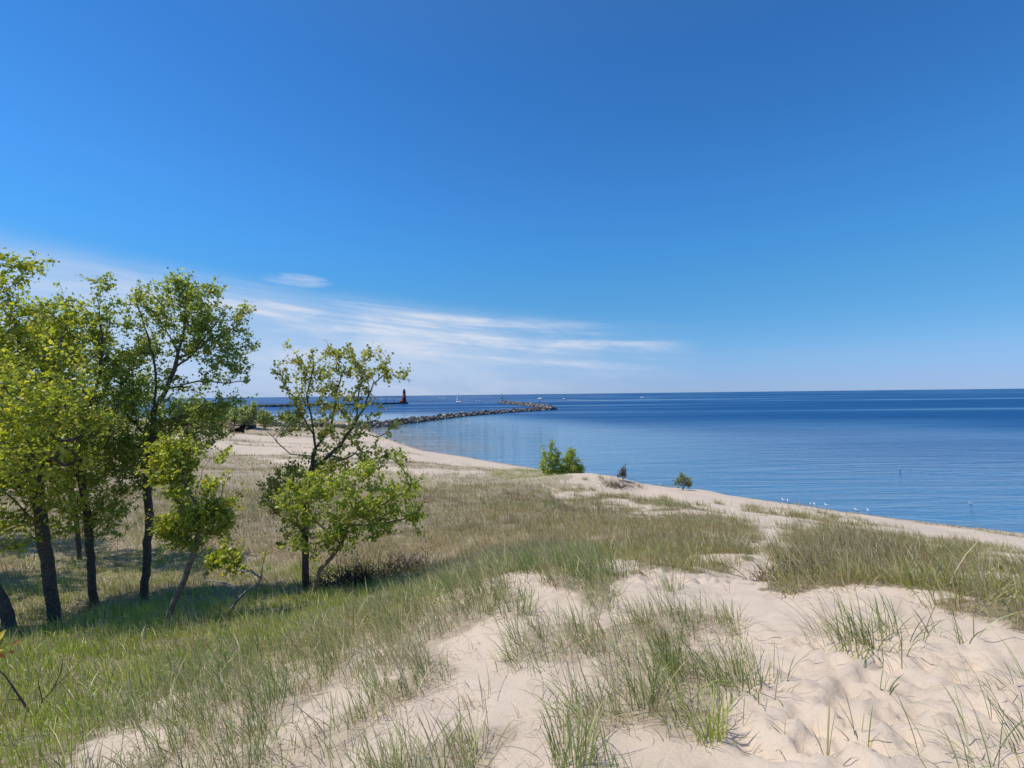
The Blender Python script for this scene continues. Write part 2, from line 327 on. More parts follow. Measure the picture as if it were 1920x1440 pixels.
def foliage_mat(name, attr, transl=.35, gloss=.06, rough=.45):
    m = bpy.data.materials.new(name); m.use_nodes = True; t = m.node_tree; t.nodes.clear()
    a = t.nodes.new('ShaderNodeAttribute'); a.attribute_name = attr
    d = t.nodes.new('ShaderNodeBsdfDiffuse'); tr = t.nodes.new('ShaderNodeBsdfTranslucent'); gl = t.nodes.new('ShaderNodeBsdfGlossy'); gl.inputs['Roughness'].default_value = rough
    gl.inputs['Color'].default_value = (1, 1, 1, 1)
    m1 = t.nodes.new('ShaderNodeMixShader'); m2 = t.nodes.new('ShaderNodeMixShader'); o = t.nodes.new('ShaderNodeOutputMaterial')
    hs = t.nodes.new('ShaderNodeHueSaturation'); hs.inputs['Hue'].default_value = .485; hs.inputs['Saturation'].default_value = 1.1; hs.inputs['Value'].default_value = 1.35
    t.links.new(a.outputs['Color'], d.inputs[0]); t.links.new(a.outputs['Color'], hs.inputs['Color']); t.links.new(hs.outputs[0], tr.inputs[0])
    m1.inputs[0].default_value = transl; t.links.new(d.outputs[0], m1.inputs[1]); t.links.new(tr.outputs[0], m1.inputs[2])
    m2.inputs[0].default_value = gloss; t.links.new(m1.outputs[0], m2.inputs[1]); t.links.new(gl.outputs[0], m2.inputs[2]); t.links.new(m2.outputs[0], o.inputs[0])
    return m
m_leaf = foliage_mat('leaf', 'tint', .55, .035, .45)
m_grass = foliage_mat('grass_blade', 'tint', .30, .05, .5)
m_bark = simple('bark_dark', (.105, .082, .064), .95, .55, 22, bump=1.0)
m_barkp = simple('bark_pale', (.20, .155, .115), .9, .35, 16, bump=.6)
m_dead = simple('dead_wood', (.30, .26, .22), .9, .3, 20)
m_rock = simple('boulder_stone', (.15, .14, .13), .9, .45, .5, bump=.5)
m_rockd = simple('boulder_dark', (.060, .056, .055), .9, .5, .6, bump=.5)
m_rockl = simple('boulder_pale', (.34, .32, .29), .9, .25, .5, bump=.5)
m_white = simple('white_paint', (.80, .80, .79), .4, .04, 2)
m_red = simple('red_paint', (.22, .035, .03), .55, .2, 1)
m_darkred = simple('dark_red_roof', (.10, .02, .02), .6, .2, 1)
m_green = simple('green_paint', (.12, .42, .36), .5, .1, 1)
m_conc = simple('concrete', (.33, .31, .28), .9, .2, .4)
m_steel = simple('dark_steel', (.06, .06, .065), .5, .2, 2, .6)
m_glass = simple('dark_glass', (.03, .04, .05), .1, .1, 2)
m_bank = simple('peat_bank', (.070, .042, .034), .95, .5, 1.2, bump=1)
m_grey = simple('gull_grey', (.42, .44, .47), .7, .1, 30)
m_yel = simple('gull_bill', (.65, .42, .05), .5, .1, 30)
m_black = simple('black_feather', (.03, .03, .03), .6, .1, 30)
m_sail = simple('sailcloth', (.82, .82, .80), .7, .03, 1)

# ------------------------------------------------------------------ object helpers
def mesh_np(name, V, Fq, mats, parent=None, cols=None, smooth=False, colname='tint', midx=None):
    """V (n,3); Fq list of (array of faces with k verts)"""
    me = bpy.data.meshes.new(name)
    V = np.asarray(V, np.float32); me.vertices.add(len(V)); me.vertices.foreach_set('co', V.ravel())
    loops = np.concatenate([f.ravel() for f in Fq]).astype(np.int32)
    tot = np.concatenate([np.full(len(f), f.shape[1], np.int32) for f in Fq])
    st = np.concatenate([[0], np.cumsum(tot)[:-1]]).astype(np.int32)
    me.loops.add(len(loops)); me.loops.foreach_set('vertex_index', loops)
    me.polygons.add(len(tot)); me.polygons.foreach_set('loop_start', st)
    try: me.polygons.foreach_set('loop_total', tot)
    except Exception: pass
    if smooth: me.polygons.foreach_set('use_smooth', np.ones(len(tot), bool))
    for m in (mats if isinstance(mats, (list, tuple)) else [mats]): me.materials.append(m)
    if midx is not None: me.polygons.foreach_set('material_index', midx.astype(np.int32))
    me.update(calc_edges=True)
    if cols is not None:
        a = me.color_attributes.new(colname, 'FLOAT_COLOR', 'POINT')
        c4 = np.ones((len(V), 4), np.float32); c4[:, :3] = cols; a.data.foreach_set('color', c4.ravel())
    o = bpy.data.objects.new(name, me); COL.objects.link(o)
    if parent: o.parent = parent
    return o
def tag(o, label=None, cat=None, group=None, kind=None):
    if label: o['label'] = label
    if cat: o['category'] = cat
    if group: o['group'] = group
    if kind: o['kind'] = kind
    return o
def empty(name, loc, label, cat, group=None, rz=0):
    o = bpy.data.objects.new(name, None); COL.objects.link(o); o.location = [float(q) for q in loc]; o.rotation_euler = (0, 0, rz); o.empty_display_size = .3
    return tag(o, label, cat, group)
class MB:
    def __init__(s): s.v = []; s.f = {}; s.n = 0
    def add(s, V, faces):
        for f in faces: s.f.setdefault(len(f), []).append([i+s.n for i in f])
        s.v.append(np.asarray(V, float)); s.n += len(V)
    def box(s, c, size, taper=1.0, rz=0):
        x, y, z = size; V = []
        for k, (zz, tp) in enumerate(((-.5, 1), (.5, taper))):
            for a, b in ((-.5, -.5), (.5, -.5), (.5, .5), (-.5, .5)):
                px, py = a*x*tp, b*y*tp; V.append((c[0]+px*math.cos(rz)-py*math.sin(rz), c[1]+px*math.sin(rz)+py*math.cos(rz), c[2]+zz*z))
        s.add(V, [(3, 2, 1, 0), (4, 5, 6, 7), (0, 1, 5, 4), (1, 2, 6, 5), (2, 3, 7, 6), (3, 0, 4, 7)])
    def loft(s, rings, cap=True):
        n = len(rings[0]); V = np.concatenate(rings); f = []
        for k in range(len(rings)-1):
            for i in range(n):
                j = (i+1) % n; f.append((k*n+i, k*n+j, (k+1)*n+j, (k+1)*n+i))
        if cap: f.append(tuple(range(n-1, -1, -1))); f.append(tuple(range((len(rings)-1)*n, len(rings)*n)))
        s.add(V, f)
    def lathe(s, c, prof, n=10):
        s.loft([np.array([(c[0]+r*math.cos(2*math.pi*i/n), c[1]+r*math.sin(2*math.pi*i/n), c[2]+z) for i in range(n)]) for r, z in prof])
    def tube(s, pts, rad, n=6):
        pts = np.asarray(pts, float); rings = []
        for i, p in enumerate(pts):
            d = pts[min(i+1, len(pts)-1)]-pts[max(i-1, 0)]; d = d/(np.linalg.norm(d)+1e-9)
            a = np.cross(d, [0.13, 1, 0.07]) if abs(d[1]) < .9 else np.cross(d, [1, 0, 0]); a /= np.linalg.norm(a); b = np.cross(d, a)
            r = rad[i] if hasattr(rad, '__len__') else rad
            rings.append(np.array([p+r*(math.cos(2*math.pi*k/n)*a+math.sin(2*math.pi*k/n)*b) for k in range(n)]))
        s.loft(rings)
    def build(s, name, m, parent=None, smooth=False):
        return mesh_np(name, np.concatenate(s.v), [np.array(s.f[k]) for k in sorted(s.f)], m, parent, smooth=smooth)
def copy_tree(o, parent=None):
    c = o.copy(); COL.objects.link(c); c.parent = parent
    for ch in [q for q in list(COL.objects) if q.parent == o]: copy_tree(ch, c)
    return c

# ------------------------------------------------------------------ ground
def spaced(lo, hi, c, a, n):
    return c+a*np.sinh(np.linspace(math.asinh((lo-c)/a), math.asinh((hi-c)/a), n))
gx = spaced(-600, 420, .9, 1.7, 640); gy = spaced(-40, 330, 3.4, 1.7, 540)
GX, GY = np.meshgrid(gx, gy); x = GX.ravel(); y = GY.ravel()
zz = height(x, y); dd = shore_dist(x, y)
V = np.stack([x, y, zz], 1)
nx, ny = len(gx), len(gy)
ii = (np.arange(ny-1)[:, None]*nx+np.arange(nx-1)[None, :]).ravel()
faces = np.stack([ii, ii+1, ii+nx+1, ii+nx], 1)
keep = (zz[faces] > -2.9).any(1); faces = faces[keep]
ground = mesh_np('ground', V, [faces], m_sand, smooth=True)
tag(ground, 'pale pinkish dune sand rolling down to the lake beach, trodden path on the right', 'ground', kind='structure')
del ground['category']
Dn, Kd, _, _ = density(x, y, zz, dd)
a = ground.data.attributes.new('litter', 'FLOAT', 'POINT'); a.data.foreach_set('value', (np.where(Kd == 2, .40, .9)*sm(Dn, .25, .95)*(1-.45*sm(y, 26, 42))).astype(np.float32))
a = ground.data.attributes.new('wet', 'FLOAT', 'POINT'); a.data.foreach_set('value', (1-sm(dd+(fbm(x*.3, y*.3)-.5)*.5, .1, 1.5)).astype(np.float32)*.85)

# water: a fine grid near the shore that grows to the horizon
wx_ = np.concatenate([-np.geomspace(60000, 420, 12), np.linspace(-400, 260, 221), np.geomspace(300, 60000, 14)])
wy_ = np.concatenate([-np.geomspace(3000, 60, 6), np.linspace(-40, 400, 221), np.geomspace(420, 80000, 16)])
WX, WY = np.meshgrid(wx_, wy_); x = WX.ravel(); y = WY.ravel(); d = shore_dist(x, y)
ii = (np.arange(len(wy_)-1)[:, None]*len(wx_)+np.arange(len(wx_)-1)[None, :]).ravel()
fw = np.stack([ii, ii+1, ii+len(wx_)+1, ii+len(wx_)], 1); fw = fw[(d[fw] < 6).any(1)]
water = mesh_np('water', np.stack([x, y, np.zeros_like(x)], 1), [fw], m_water, smooth=True)
tag(water, kind='structure')
dep = -d
shal = np.clip(1-dep/95, 0, 1); shal = shal*(.45+.55*sm(y-x*.6, 40, 110))
calm = 1-sm(dep+(fbm(x*.02, y*.02, 3)-.5)*40, 15, 110)
calm *= sm(-(x-30+(y-90)*.15), -60, 60)*0.9+.1            # bay sheltered by the breakwater
a = water.data.attributes.new('shallow', 'FLOAT', 'POINT'); a.data.foreach_set('value', shal.astype(np.float32))
a = water.data.attributes.new('calm', 'FLOAT', 'POINT'); a.data.foreach_set('value', calm.astype(np.float32))

# ------------------------------------------------------------------ grass
PAL = {0: [(.56, .45, .18), (.36, .35, .09), (.46, .36, .16), (.62, .54, .26), (.24, .26, .065), (.24, .165, .085)],
       1: [(.32, .44, .03), (.40, .50, .045), (.50, .54, .09), (.16, .26, .025), (.54, .52, .15)],
       2: [(.25, .33, .07), (.15, .23, .05), (.42, .45, .15), (.58, .49, .22), (.28, .35, .12), (.10, .15, .04)],
       3: [(.38, .40, .09), (.25, .31, .06), (.52, .45, .16), (.58, .52, .23), (.18, .23, .045), (.38, .24, .09)]}
PALA = np.array([[(PAL[k]+PAL[k][:2])[i] if i < len(PAL[k]) else PAL[k][i % len(PAL[k])] for i in range(6)] for k in range(4)])
def blades(P, L, Wd, lean, az_, col, segs=2):
    """build curved blades; P base (n,3), L length, Wd width, lean 0..1.5, az_ direction of lean"""
    n = len(P); dirx = np.cos(az_); diry = np.sin(az_)
    phi_ = rng.uniform(0, 2*np.pi, n); wx = np.cos(phi_)*Wd/2; wy = np.sin(phi_)*Wd/2
    ts = np.linspace(0, 1, segs+1); V = []; C = []
    a0 = lean*0.45
    px = np.zeros(n); pz = np.zeros(n)
    for k, tt in enumerate(ts):
        if k > 0:
            ang = a0+lean*0.9*(ts[k]+ts[k-1])/2
            px = px+np.sin(ang)*L/segs; pz = pz+np.cos(ang)*L/segs
        c = P+np.stack([dirx*px, diry*px, pz], 1)
        wk = 1-.15*tt if k < segs else 0
        if k < segs:
            o = np.stack([wx*wk, wy*wk, np.zeros(n)], 1); V += [c-o, c+o]
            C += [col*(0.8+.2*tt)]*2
        else: V.append(c); C.append(col*1.05)
    m = 2*segs+1
    V = np.stack(V, 1).reshape(-1, 3); C = np.stack(C, 1).reshape(-1, 3)
    b = np.arange(n)[:, None]*m; fs = []
    for k in range(segs-1): fs.append(b+np.array([2*k, 2*k+1, 2*k+3, 2*k+2]))
    tri = b+np.array([2*segs-2, 2*segs-1, 2*segs])
    return V, (np.concatenate(fs) if fs else np.zeros((0, 4), int)), tri, np.clip(C, 0, 1)
def pack(name, parts, m, parent=None):
    off = 0; VV = []; Q = []; T = []; CC = []
    for V, q, tr, c in parts:
        VV.append(V); CC.append(c); Q.append(q+off); T.append(tr+off); off += len(V)
    Q = np.concatenate(Q); T = np.concatenate(T); fl = [f for f in (Q, T) if len(f)]
    return mesh_np(name, np.concatenate(VV), fl, m, parent, cols=np.concatenate(CC))
def scatter(r0, r1, per, spread, nb, width, hfac, segs, half=R(60), dead=False):
    """clumps in a ring sector round the camera; per = clumps per m2 where dense"""
    area = half*(r1*r1-r0*r0); n = int(area*per)
    r = np.sqrt(rng.uniform(r0*r0, r1*r1, n)); th = rng.uniform(-half, half, n)
    x = r*np.sin(th); y = r*np.cos(th); d = shore_dist(x, y)
    k = d > 2; x, y, d, r = x[k], y[k], d[k], r[k]
    z = height(x, y, False); D_, kd, u, v = density(x, y, z, d)
    k = rng.random(len(x)) < ((np.clip(D_*1.1, .035, .75)*(kd != 1)) if dead else D_)
    x, y, r, kd, D_, u, v = x[k], y[k], r[k], kd[k], D_[k], u[k], v[k]
    size = rng.uniform(.6, 1.25, len(x))*(0.65+.45*D_)
    patch = fbm(x*.35+20, y*.35, 3)
    pal = np.clip((rng.random(len(x))*4+(patch-.5)*9+1.0), 0, 5.99).astype(int)
    rb = r+(fbm(x*.25+8, y*.25, 2)-.5)*6
    gb = (kd == 0) & ((rb > 24) | (rb < 11.5)) & (rng.random(len(x)) < .62)
    ccol = PALA[np.where(gb, 3, kd), pal]; kd = np.where(gb, 3, kd)
    cnt = nb
    X = np.repeat(x, cnt); Y = np.repeat(y, cnt); K = np.repeat(kd, cnt); RR = np.repeat(r, cnt); Sz = np.repeat(size, cnt)
    n = len(X); ox = rng.normal(0, spread, n); oy = rng.normal(0, spread, n)
    X2 = X+ox; Y2 = Y+oy; Z2 = height(X2, Y2, True)-.02 if r1 < 15 else height(X2, Y2, False)-.03
    L = Sz*hfac*rng.uniform(.45, 1.15, n)*np.where(K == 1, .72, 1)*np.where(K == 0, .85, 1)
    outx = ox/spread*.5-.75+rng.normal(0, .5, n); outy = oy/spread*.5+.1+rng.normal(0, .5, n)
    azz = np.arctan2(outy, outx); lean = np.clip(rng.gamma(2.0, .34, n)+.08, 0, 1.7)
    col = np.repeat(ccol, cnt, 0)
    oth = PALA[K, rng.integers(0, 6, n)]; mixf = rng.uniform(0, .35, n)[:, None]
    col = col*(1-mixf)+oth*mixf
    dry = rng.random(n) < .16
    L[dry] *= 1.25; col[dry] = np.array([.66, .56, .34])*rng.uniform(.6, 1.1, (dry.sum(), 1))
    if dead:
        L = hfac*rng.uniform(.3, 1.1, n); lean = rng.uniform(1.25, 1.75, n); azz = rng.uniform(0, 6.28, n); Z2 = Z2+rng.uniform(.018, .05, n)
        tone = np.array([(.30, .21, .12), (.42, .33, .20), (.16, .105, .065), (.50, .41, .26), (.24, .15, .09)]); col = tone[rng.integers(0, 5, n)]*rng.uniform(.7, 1.1, (n, 1))
    bw = np.full(n, width)*rng.uniform(.6, 1.3, n) if np.isscalar(width) else width
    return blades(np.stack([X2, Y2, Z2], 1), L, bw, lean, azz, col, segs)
parts = [scatter(1.0, 5.0, 34, .10, 9, .0036, .20, 2, dead=True), scatter(5.0, 12., 26, .13, 8, .006, .24, 2, dead=True),
         scatter(1.0, 5.0, 60, .055, 16, .0044, .27, 3),
         scatter(5.0, 10., 62, .075, 13, .0066, .33, 3),
         scatter(10., 20., 40, .10, 9, .0105, .38, 2),
         scatter(20., 36., 17, .15, 7, .017, .42, 2),
         scatter(36., 70., 6.0, .28, 6, .030, .45, 1),
         scatter(70., 210., 1.0, .6, 6, .08, .55, 1, R(52))]
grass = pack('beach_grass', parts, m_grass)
tag(grass, 'tan and green beach grass covering the dunes and the hollow', 'grass', kind='stuff')

def tuft(u, v, z, n, h, spread, label, kd=2, width=.005, name='grass_tuft', wind=-.6, group='separate grass tufts on bare sand', leanf=1.0, P=None, segs=4):
    p = px_z(u, v, z) if P is None else P
    zg = gz(p[0], p[1])
    for _ in range(4):
        if P is None: p = px_z(u, v, zg); zg = gz(p[0], p[1])
    ox = rng.normal(0, spread, n); oy = rng.normal(0, spread, n)
    Zs = height(p[0]+ox, p[1]+oy, True)-zg-.015
    L = h*rng.uniform(.4, 1.1, n); azz = np.arctan2(oy/spread*.6+rng.normal(0, .4, n), ox/spread*.6+wind+rng.normal(0, .4, n))
    lean = np.clip(rng.gamma(2.0, .36, n)*leanf+.05, 0, 1.8)
    col = PALA[kd, rng.integers(0, 6, n)]*rng.uniform(.8, 1.15, (n, 1))
    V, q, tr, c = blades(np.stack([ox, oy, Zs], 1), L, width*rng.uniform(.6, 1.3, n), lean, azz, col, segs)
    o = mesh_np(name, V, [f for f in (q, tr) if len(f)], m_grass, cols=c); o.location = (p[0], p[1], zg)
    return tag(o, label, 'grass tuft', group)
tuft(1612, 1208, 8.6, 230, .36, .12, 'dark green wiry tuft alone on the sand right of the path', wind=-.9, leanf=1.2)
tuft(1672, 1185, 8.6, 30, .34, .06, 'thin wisp of grass just right of the dark green wiry tuft', wind=-.9)
tuft(1745, 1190, 8.6, 14, .26, .035, 'small green sprig between the wiry tuft and the right hand bank')
tuft(1812, 1205, 8.6, 12, .34, .03, 'few leaning blades on sand near the right edge')
tuft(1551, 1412, 8.8, 4, .27, .008, 'single upright green shoot in the foreground sand', wind=0, leanf=.3, width=.007)
tuft(1612, 1396, 8.8, 8, .25, .03, 'splayed young shoots right of the single upright shoot', wind=0, leanf=1.1, width=.007)
tuft(1512, 1392, 8.8, 4, .20, .02, 'low bent shoot just left of the single upright shoot', wind=-.5, leanf=2.0)
tuft(1462, 1398, 8.8, 3, .13, .015, 'tiny sprout at the left of the row of foreground shoots')
tuft(1476, 1342, 8.8, 4, .08, .012, 'tiny dark sprout above the row of foreground shoots')
tuft(1660, 1302, 8.8, 7, .17, .018, 'small forked sprig alone in the middle of the bare sand', wind=.8)
tuft(1880, 1470, 8.9, 70, .34, .12, 'long arching grass cut off by the bottom right corner', wind=-.9, leanf=1.2, width=.004)
tuft(1960, 1420, 8.9, 60, .34, .10, 'blurred long grass at the right edge by the corner', wind=-.9, leanf=1.3, width=.004)
tuft(1900, 1300, 8.8, 50, .30, .10, 'windswept thin grass spreading over sand at the right edge', wind=-1.3, leanf=1.7, width=.0035)
tuft(915, 1150, 8.4, 45, .30, .05, 'narrow upright tuft on the face of the small sand hump', wind=0, leanf=.6)
tuft(972, 1150, 8.45, 110, .34, .08, 'bushy grey green tuft with a tan base on the sand hump', wind=-.1)
tuft(1335, 1392, 8.75, 50, .25, .04, 'upright bright green tuft at the lower edge of the grassy patch', wind=-.1, leanf=.6, kd=1)
tuft(1385, 1290, 8.65, 170, .28, .10, 'dense dark tuft at the right end of the grassy patch')
tuft(1255, 1250, 8.6, 60, .34, .035, 'narrow tall tuft in the middle of the grassy patch', wind=0, leanf=.5)
tuft(1215, 1330, 8.65, 50, .36, .05, 'fan shaped tuft on open sand inside the grassy patch', wind=-.2, leanf=.7)
tuft(1075, 1440, 8.7, 90, .30, .055, 'tall green tuft standing at the bottom edge left of centre', wind=0, leanf=.6)
tuft(1362, 1165, 8.3, 70, .20, .05, 'low tan tuft beside the path behind the grassy patch', kd=3)
tuft(1255, 1112, 8.0, 60, .30, .06, 'upright green tuft on the sand below the meadow edge')
tuft(1380, 1058, 7.7, 70, .42, .08, 'dark rooted tuft at the meadow edge above the path', kd=3)
fd = [(1128, 905, 'left of the bare dune top'), (1090, 917, 'in the row below the leafy bush'), (1112, 920, 'mid row below the leafy bush'), (1140, 914, 'at the right of the row below the leafy bush'), (1096, 900, 'on the dune top right of the bush'),
      (1178, 930, 'on the open sand below the twiggy shrub'), (1200, 914, 'between the two small shrubs'), (1350, 947, 'on the bare sand right of the small shrub'), (1246, 935, 'on the bare slope below the small shrub'), (1085, 932, 'dark and ragged on the bare slope'),
      (1316, 955, 'at the meadow side of the bare slope'), (1418, 952, 'left of the standing gulls'), (1452, 965, 'on sand below the standing gulls'), (1492, 968, 'in a pair below the gulls'), (1512, 972, 'at the right of the pair below the gulls'),
      (1560, 975, 'beyond the right hand meadow'), (1540, 962, 'by the beach crest under the gulls'), (1600, 992, 'on the pale sand above the right meadow'), (1625, 985, 'right of the lone gull on the beach')]
for (u, v, lb) in fd:
    p = px_z(u, v, 3.0); dd_ = math.hypot(p[0], p[1])
    tuft(u, v, 3.0, 60, .48, .17, 'small dark tuft '+lb, kd=3, width=.022, group='small tufts dotted over the pale foredune', segs=2)

# ------------------------------------------------------------------ trees
def grow(Y, limbs, blobs, ntg, rtrunk, leaf, perc, pal, name, label, cat='tree', group=None, bark=None, rtip=.004, clr=.13, upb=.7, droop=.25, dens_noise=0, base=None, step=.16, gap=.3, shoots=.4):
    sc = Y/F
    bp0 = px_y(*limbs[0][0][:2], Y) if base is None else base
    z0 = gz(bp0[0], bp0[1]); origin = np.array([bp0[0], bp0[1], z0])
    pos = []; par = []; lim = []
    def addpath(pts, start, li):
        prev = start
        for a, b in zip(pts[:-1], pts[1:]):
            L = np.linalg.norm(b-a); k = max(1, int(L/step))
            for i in range(1, k+1):
                q = a+(b-a)*i/k+(rng.normal(0, .012, 3) if i < k else 0); pos.append(q); par.append(prev); lim.append(li); prev = len(pos)-1
        return prev
    for li, lb in enumerate(limbs):
        pts = [px_y(p[0], p[1], Y+(p[2] if len(p) > 2 else 0)) for p in lb]
        if li == 0:
            pts[0] = origin-np.array([0, 0, .15]); pos.append(pts[0]); par.append(-1); lim.append(0); addpath(pts, 0, 0)
        else:
            P = np.array(pos); j = int(np.argmin(np.linalg.norm(P-pts[0], axis=1))); addpath([P[j]]+pts[1:], j, li)
    nl = len(pos)
    tg = []
    vol = np.array([b[2]*b[3]*(b[5] if len(b) > 5 else 1) for b in blobs], float); vol /= vol.sum()
    for b, f in zip(blobs, vol):
        n = max(3, int(ntg*f)); c = px_y(b[0], b[1], Y+b[4]); rr = np.array([b[2]*sc, .8*(b[2]+b[3])/2*sc, b[3]*sc])
        q = rng.normal(0, 1, (n, 3)); q /= np.linalg.norm(q, axis=1)[:, None]; q *= (rng.random(n)**.36*1.06)[:, None]
        tg.append(c+q*rr)
    tg = np.concatenate(tg)
    fq = 1.9*12/max(Y, 6); nz = (fbm(tg[:, 0]*fq+50, tg[:, 2]*fq+tg[:, 1]*.9, 2)+fbm(tg[:, 1]*fq+9, tg[:, 2]*fq-tg[:, 0]*.7, 2))/2
    tg = tg[(tg[:, 2] > z0+.35) & (nz > np.quantile(nz, gap))]
    P0 = np.array(pos); d0 = np.array([np.min(np.linalg.norm(P0-q, axis=1)) for q in tg]); tg = tg[np.argsort(d0)]
    Pb = np.zeros((nl+len(tg)*30, 3)); Pb[:nl] = P0; tips = []
    for q in tg:
        n = len(pos); dv = q-Pb[:n]; L = np.linalg.norm(dv, axis=1)+1e-6
        cost = L*(1+upb*np.clip(-dv[:, 2]/L, 0, 1)+.35*np.clip(.3-dv[:, 2]/L, 0, 1))
        if True: cost[:max(2, int(nl*.02))] += 1
        j = int(np.argmin(cost)); a = Pb[j].copy(); L = np.linalg.norm(q-a); k = int(min(25, max(2, L/.14)))
        pd = Pb[j]-Pb[par[j]] if par[j] >= 0 else np.array([0, 0, 1.]); pd = pd/(np.linalg.norm(pd)+1e-6)
        cpt = a+pd*L*.28+(q-a)*.32+rng.normal(0, .05*L, 3); prev = j
        for i in range(1, k+1):
            s = i/k; w_ = (1-s)**2*a+2*s*(1-s)*cpt+s*s*q
            pos.append(w_); par.append(prev); lim.append(-1); Pb[len(pos)-1] = w_; prev = len(pos)-1
        tips.append(prev)
    # young shoots beyond the tips
    for tI in list(tips):
        if rng.random() < shoots:
            a = np.array(pos[tI]); d_ = a-np.array(pos[par[tI]]); d_ = d_/(np.linalg.norm(d_)+1e-6)+np.array([rng.normal(0, .35), rng.normal(0, .35), rng.uniform(.2, .8)]); d_ /= np.linalg.norm(d_)
            L = rng.uniform(1.2, 3.2)*clr; prev = tI
            for q in range(2):
                a = a+d_*L/2+rng.normal(0, .06*L, 3); pos.append(a.copy()); par.append(prev); lim.append(-1); prev = len(pos)-1; tips.append(prev)
    P = np.array(pos); par = np.array(par); lim = np.array(lim); n = len(P)
    cnt = np.zeros(n); haschild = np.zeros(n, bool); haschild[par[par >= 0]] = True; cnt[~haschild] = 1
    for i in range(n-1, 0, -1): cnt[par[i]] += cnt[i]
    pw = math.log(rtrunk/rtip)/math.log(max(cnt[0], 2)); rad = rtip*np.maximum(cnt, 1)**pw
    kids = [[] for _ in range(n)]
    for i in range(1, n): kids[par[i]].append(i)
    def tubeset(mb, start, allow):
        stack = [start]
        while stack:
            s = stack.pop(); chain = [par[s], s] if par[s] >= 0 else [s]; cur = s
            while True:
                ks = [k for k in kids[cur] if allow(k)]
                if not ks: break
                ks.sort(key=lambda k: -cnt[k]-(1e6 if lim[k] == lim[cur] and lim[k] >= 0 else 0)); cur = ks[0]; chain.append(cur); stack += ks[1:]
            if len(chain) < 2: continue
            rr = rad[chain].copy()
            if par[s] >= 0: rr[0] = rad[s]
            else: rr[0] *= 1.35; rr[1] *= 1.12
            R0 = rr.max(); mb.tube(P[chain]-origin, rr, 10 if R0 > .06 else (6 if R0 > .02 else (4 if R0 > .009 else 3)))
    root = empty(name, origin, label, cat, group)
    bark = bark or m_bark
    for li in range(len(limbs)):
        first = [i for i in range(n) if lim[i] == li and (par[i] < 0 or lim[par[i]] != li)][0]
        mb = MB(); tubeset(mb, first, lambda k, li=li: lim[k] == li); mb.build('trunk' if li == 0 else 'limb', bark, root, smooth=True)
    mb = MB()
    for i in range(1, n):
        if lim[i] == -1 and lim[par[i]] >= 0: tubeset(mb, i, lambda k: lim[k] == -1)
    o = mb.build('twigs', bark, root); o['kind'] = 'stuff'
    # leaves
    thin = np.array([i for i in range(n) if lim[i] == -1 and haschild[i] and cnt[i] <= 3 and rng.random() < .30], int)
    tips = np.concatenate([np.array(tips), thin]) if len(thin) else np.array(tips)
    tp = P[tips]; tpar = P[par[tips]]
    per = rng.poisson(perc, len(tips)); rep = np.repeat(np.arange(len(tips)), per); m = len(rep)
    c = tp[rep]+(tpar[rep]-tp[rep])*rng.uniform(0, 1.2, m)[:, None]+rng.normal(0, 1, (m, 3))*(np.array([clr, clr, clr])*rng.uniform(.3, .8, len(tips))[rep][:, None])-np.array([0, 0, droop])*rng.random(m)[:, None]*clr
    sz = leaf*rng.uniform(.45, 1.35, m)
    nrm = rng.normal(0, 1, (m, 3))+np.array([-.25, -.25, .5]); nrm /= np.linalg.norm(nrm, axis=1)[:, None]
    ax = np.cross(nrm, rng.normal(0, 1, (m, 3))); ax /= np.linalg.norm(ax, axis=1)[:, None]; bx = np.cross(nrm, ax)
    v0 = c-ax*sz[:, None]*.5; v2 = c+ax*sz[:, None]*.6; v1 = c+bx*sz[:, None]*.48-ax*sz[:, None]*.1+nrm*sz[:, None]*.12; v3 = c-bx*sz[:, None]*.48-ax*sz[:, None]*.1+nrm*sz[:, None]*.12
    Vv = np.stack([v0, v1, v2, v3], 1).reshape(-1, 3)-origin
    b = np.arange(m)[:, None]*4; T = np.concatenate([b+np.array([0, 1, 2]), b+np.array([0, 2, 3])])
    pal = np.array(pal); tcol = pal[rng.integers(0, len(pal), len(tips))]; col = tcol[rep]*.6+pal[rng.integers(0, len(pal), m)]*.4; col = np.clip(col*rng.uniform(.75, 1.25, (m, 1)), 0, .6)
    o = mesh_np('crown', Vv, [T], m_leaf, root, cols=np.repeat(col, 4, 0)); o['kind'] = 'stuff'
    return root
G1 = [(.25, .33, .06), (.33, .41, .085), (.18, .26, .04), (.40, .47, .12), (.42, .45, .10)]
GY_ = [(.36, .43, .06), (.45, .50, .075), (.27, .35, .045), (.52, .50, .08), (.20, .28, .04)]
GO = [(.42, .43, .10), (.33, .40, .09), (.50, .40, .09), (.40, .46, .11), (.24, .31, .07)]

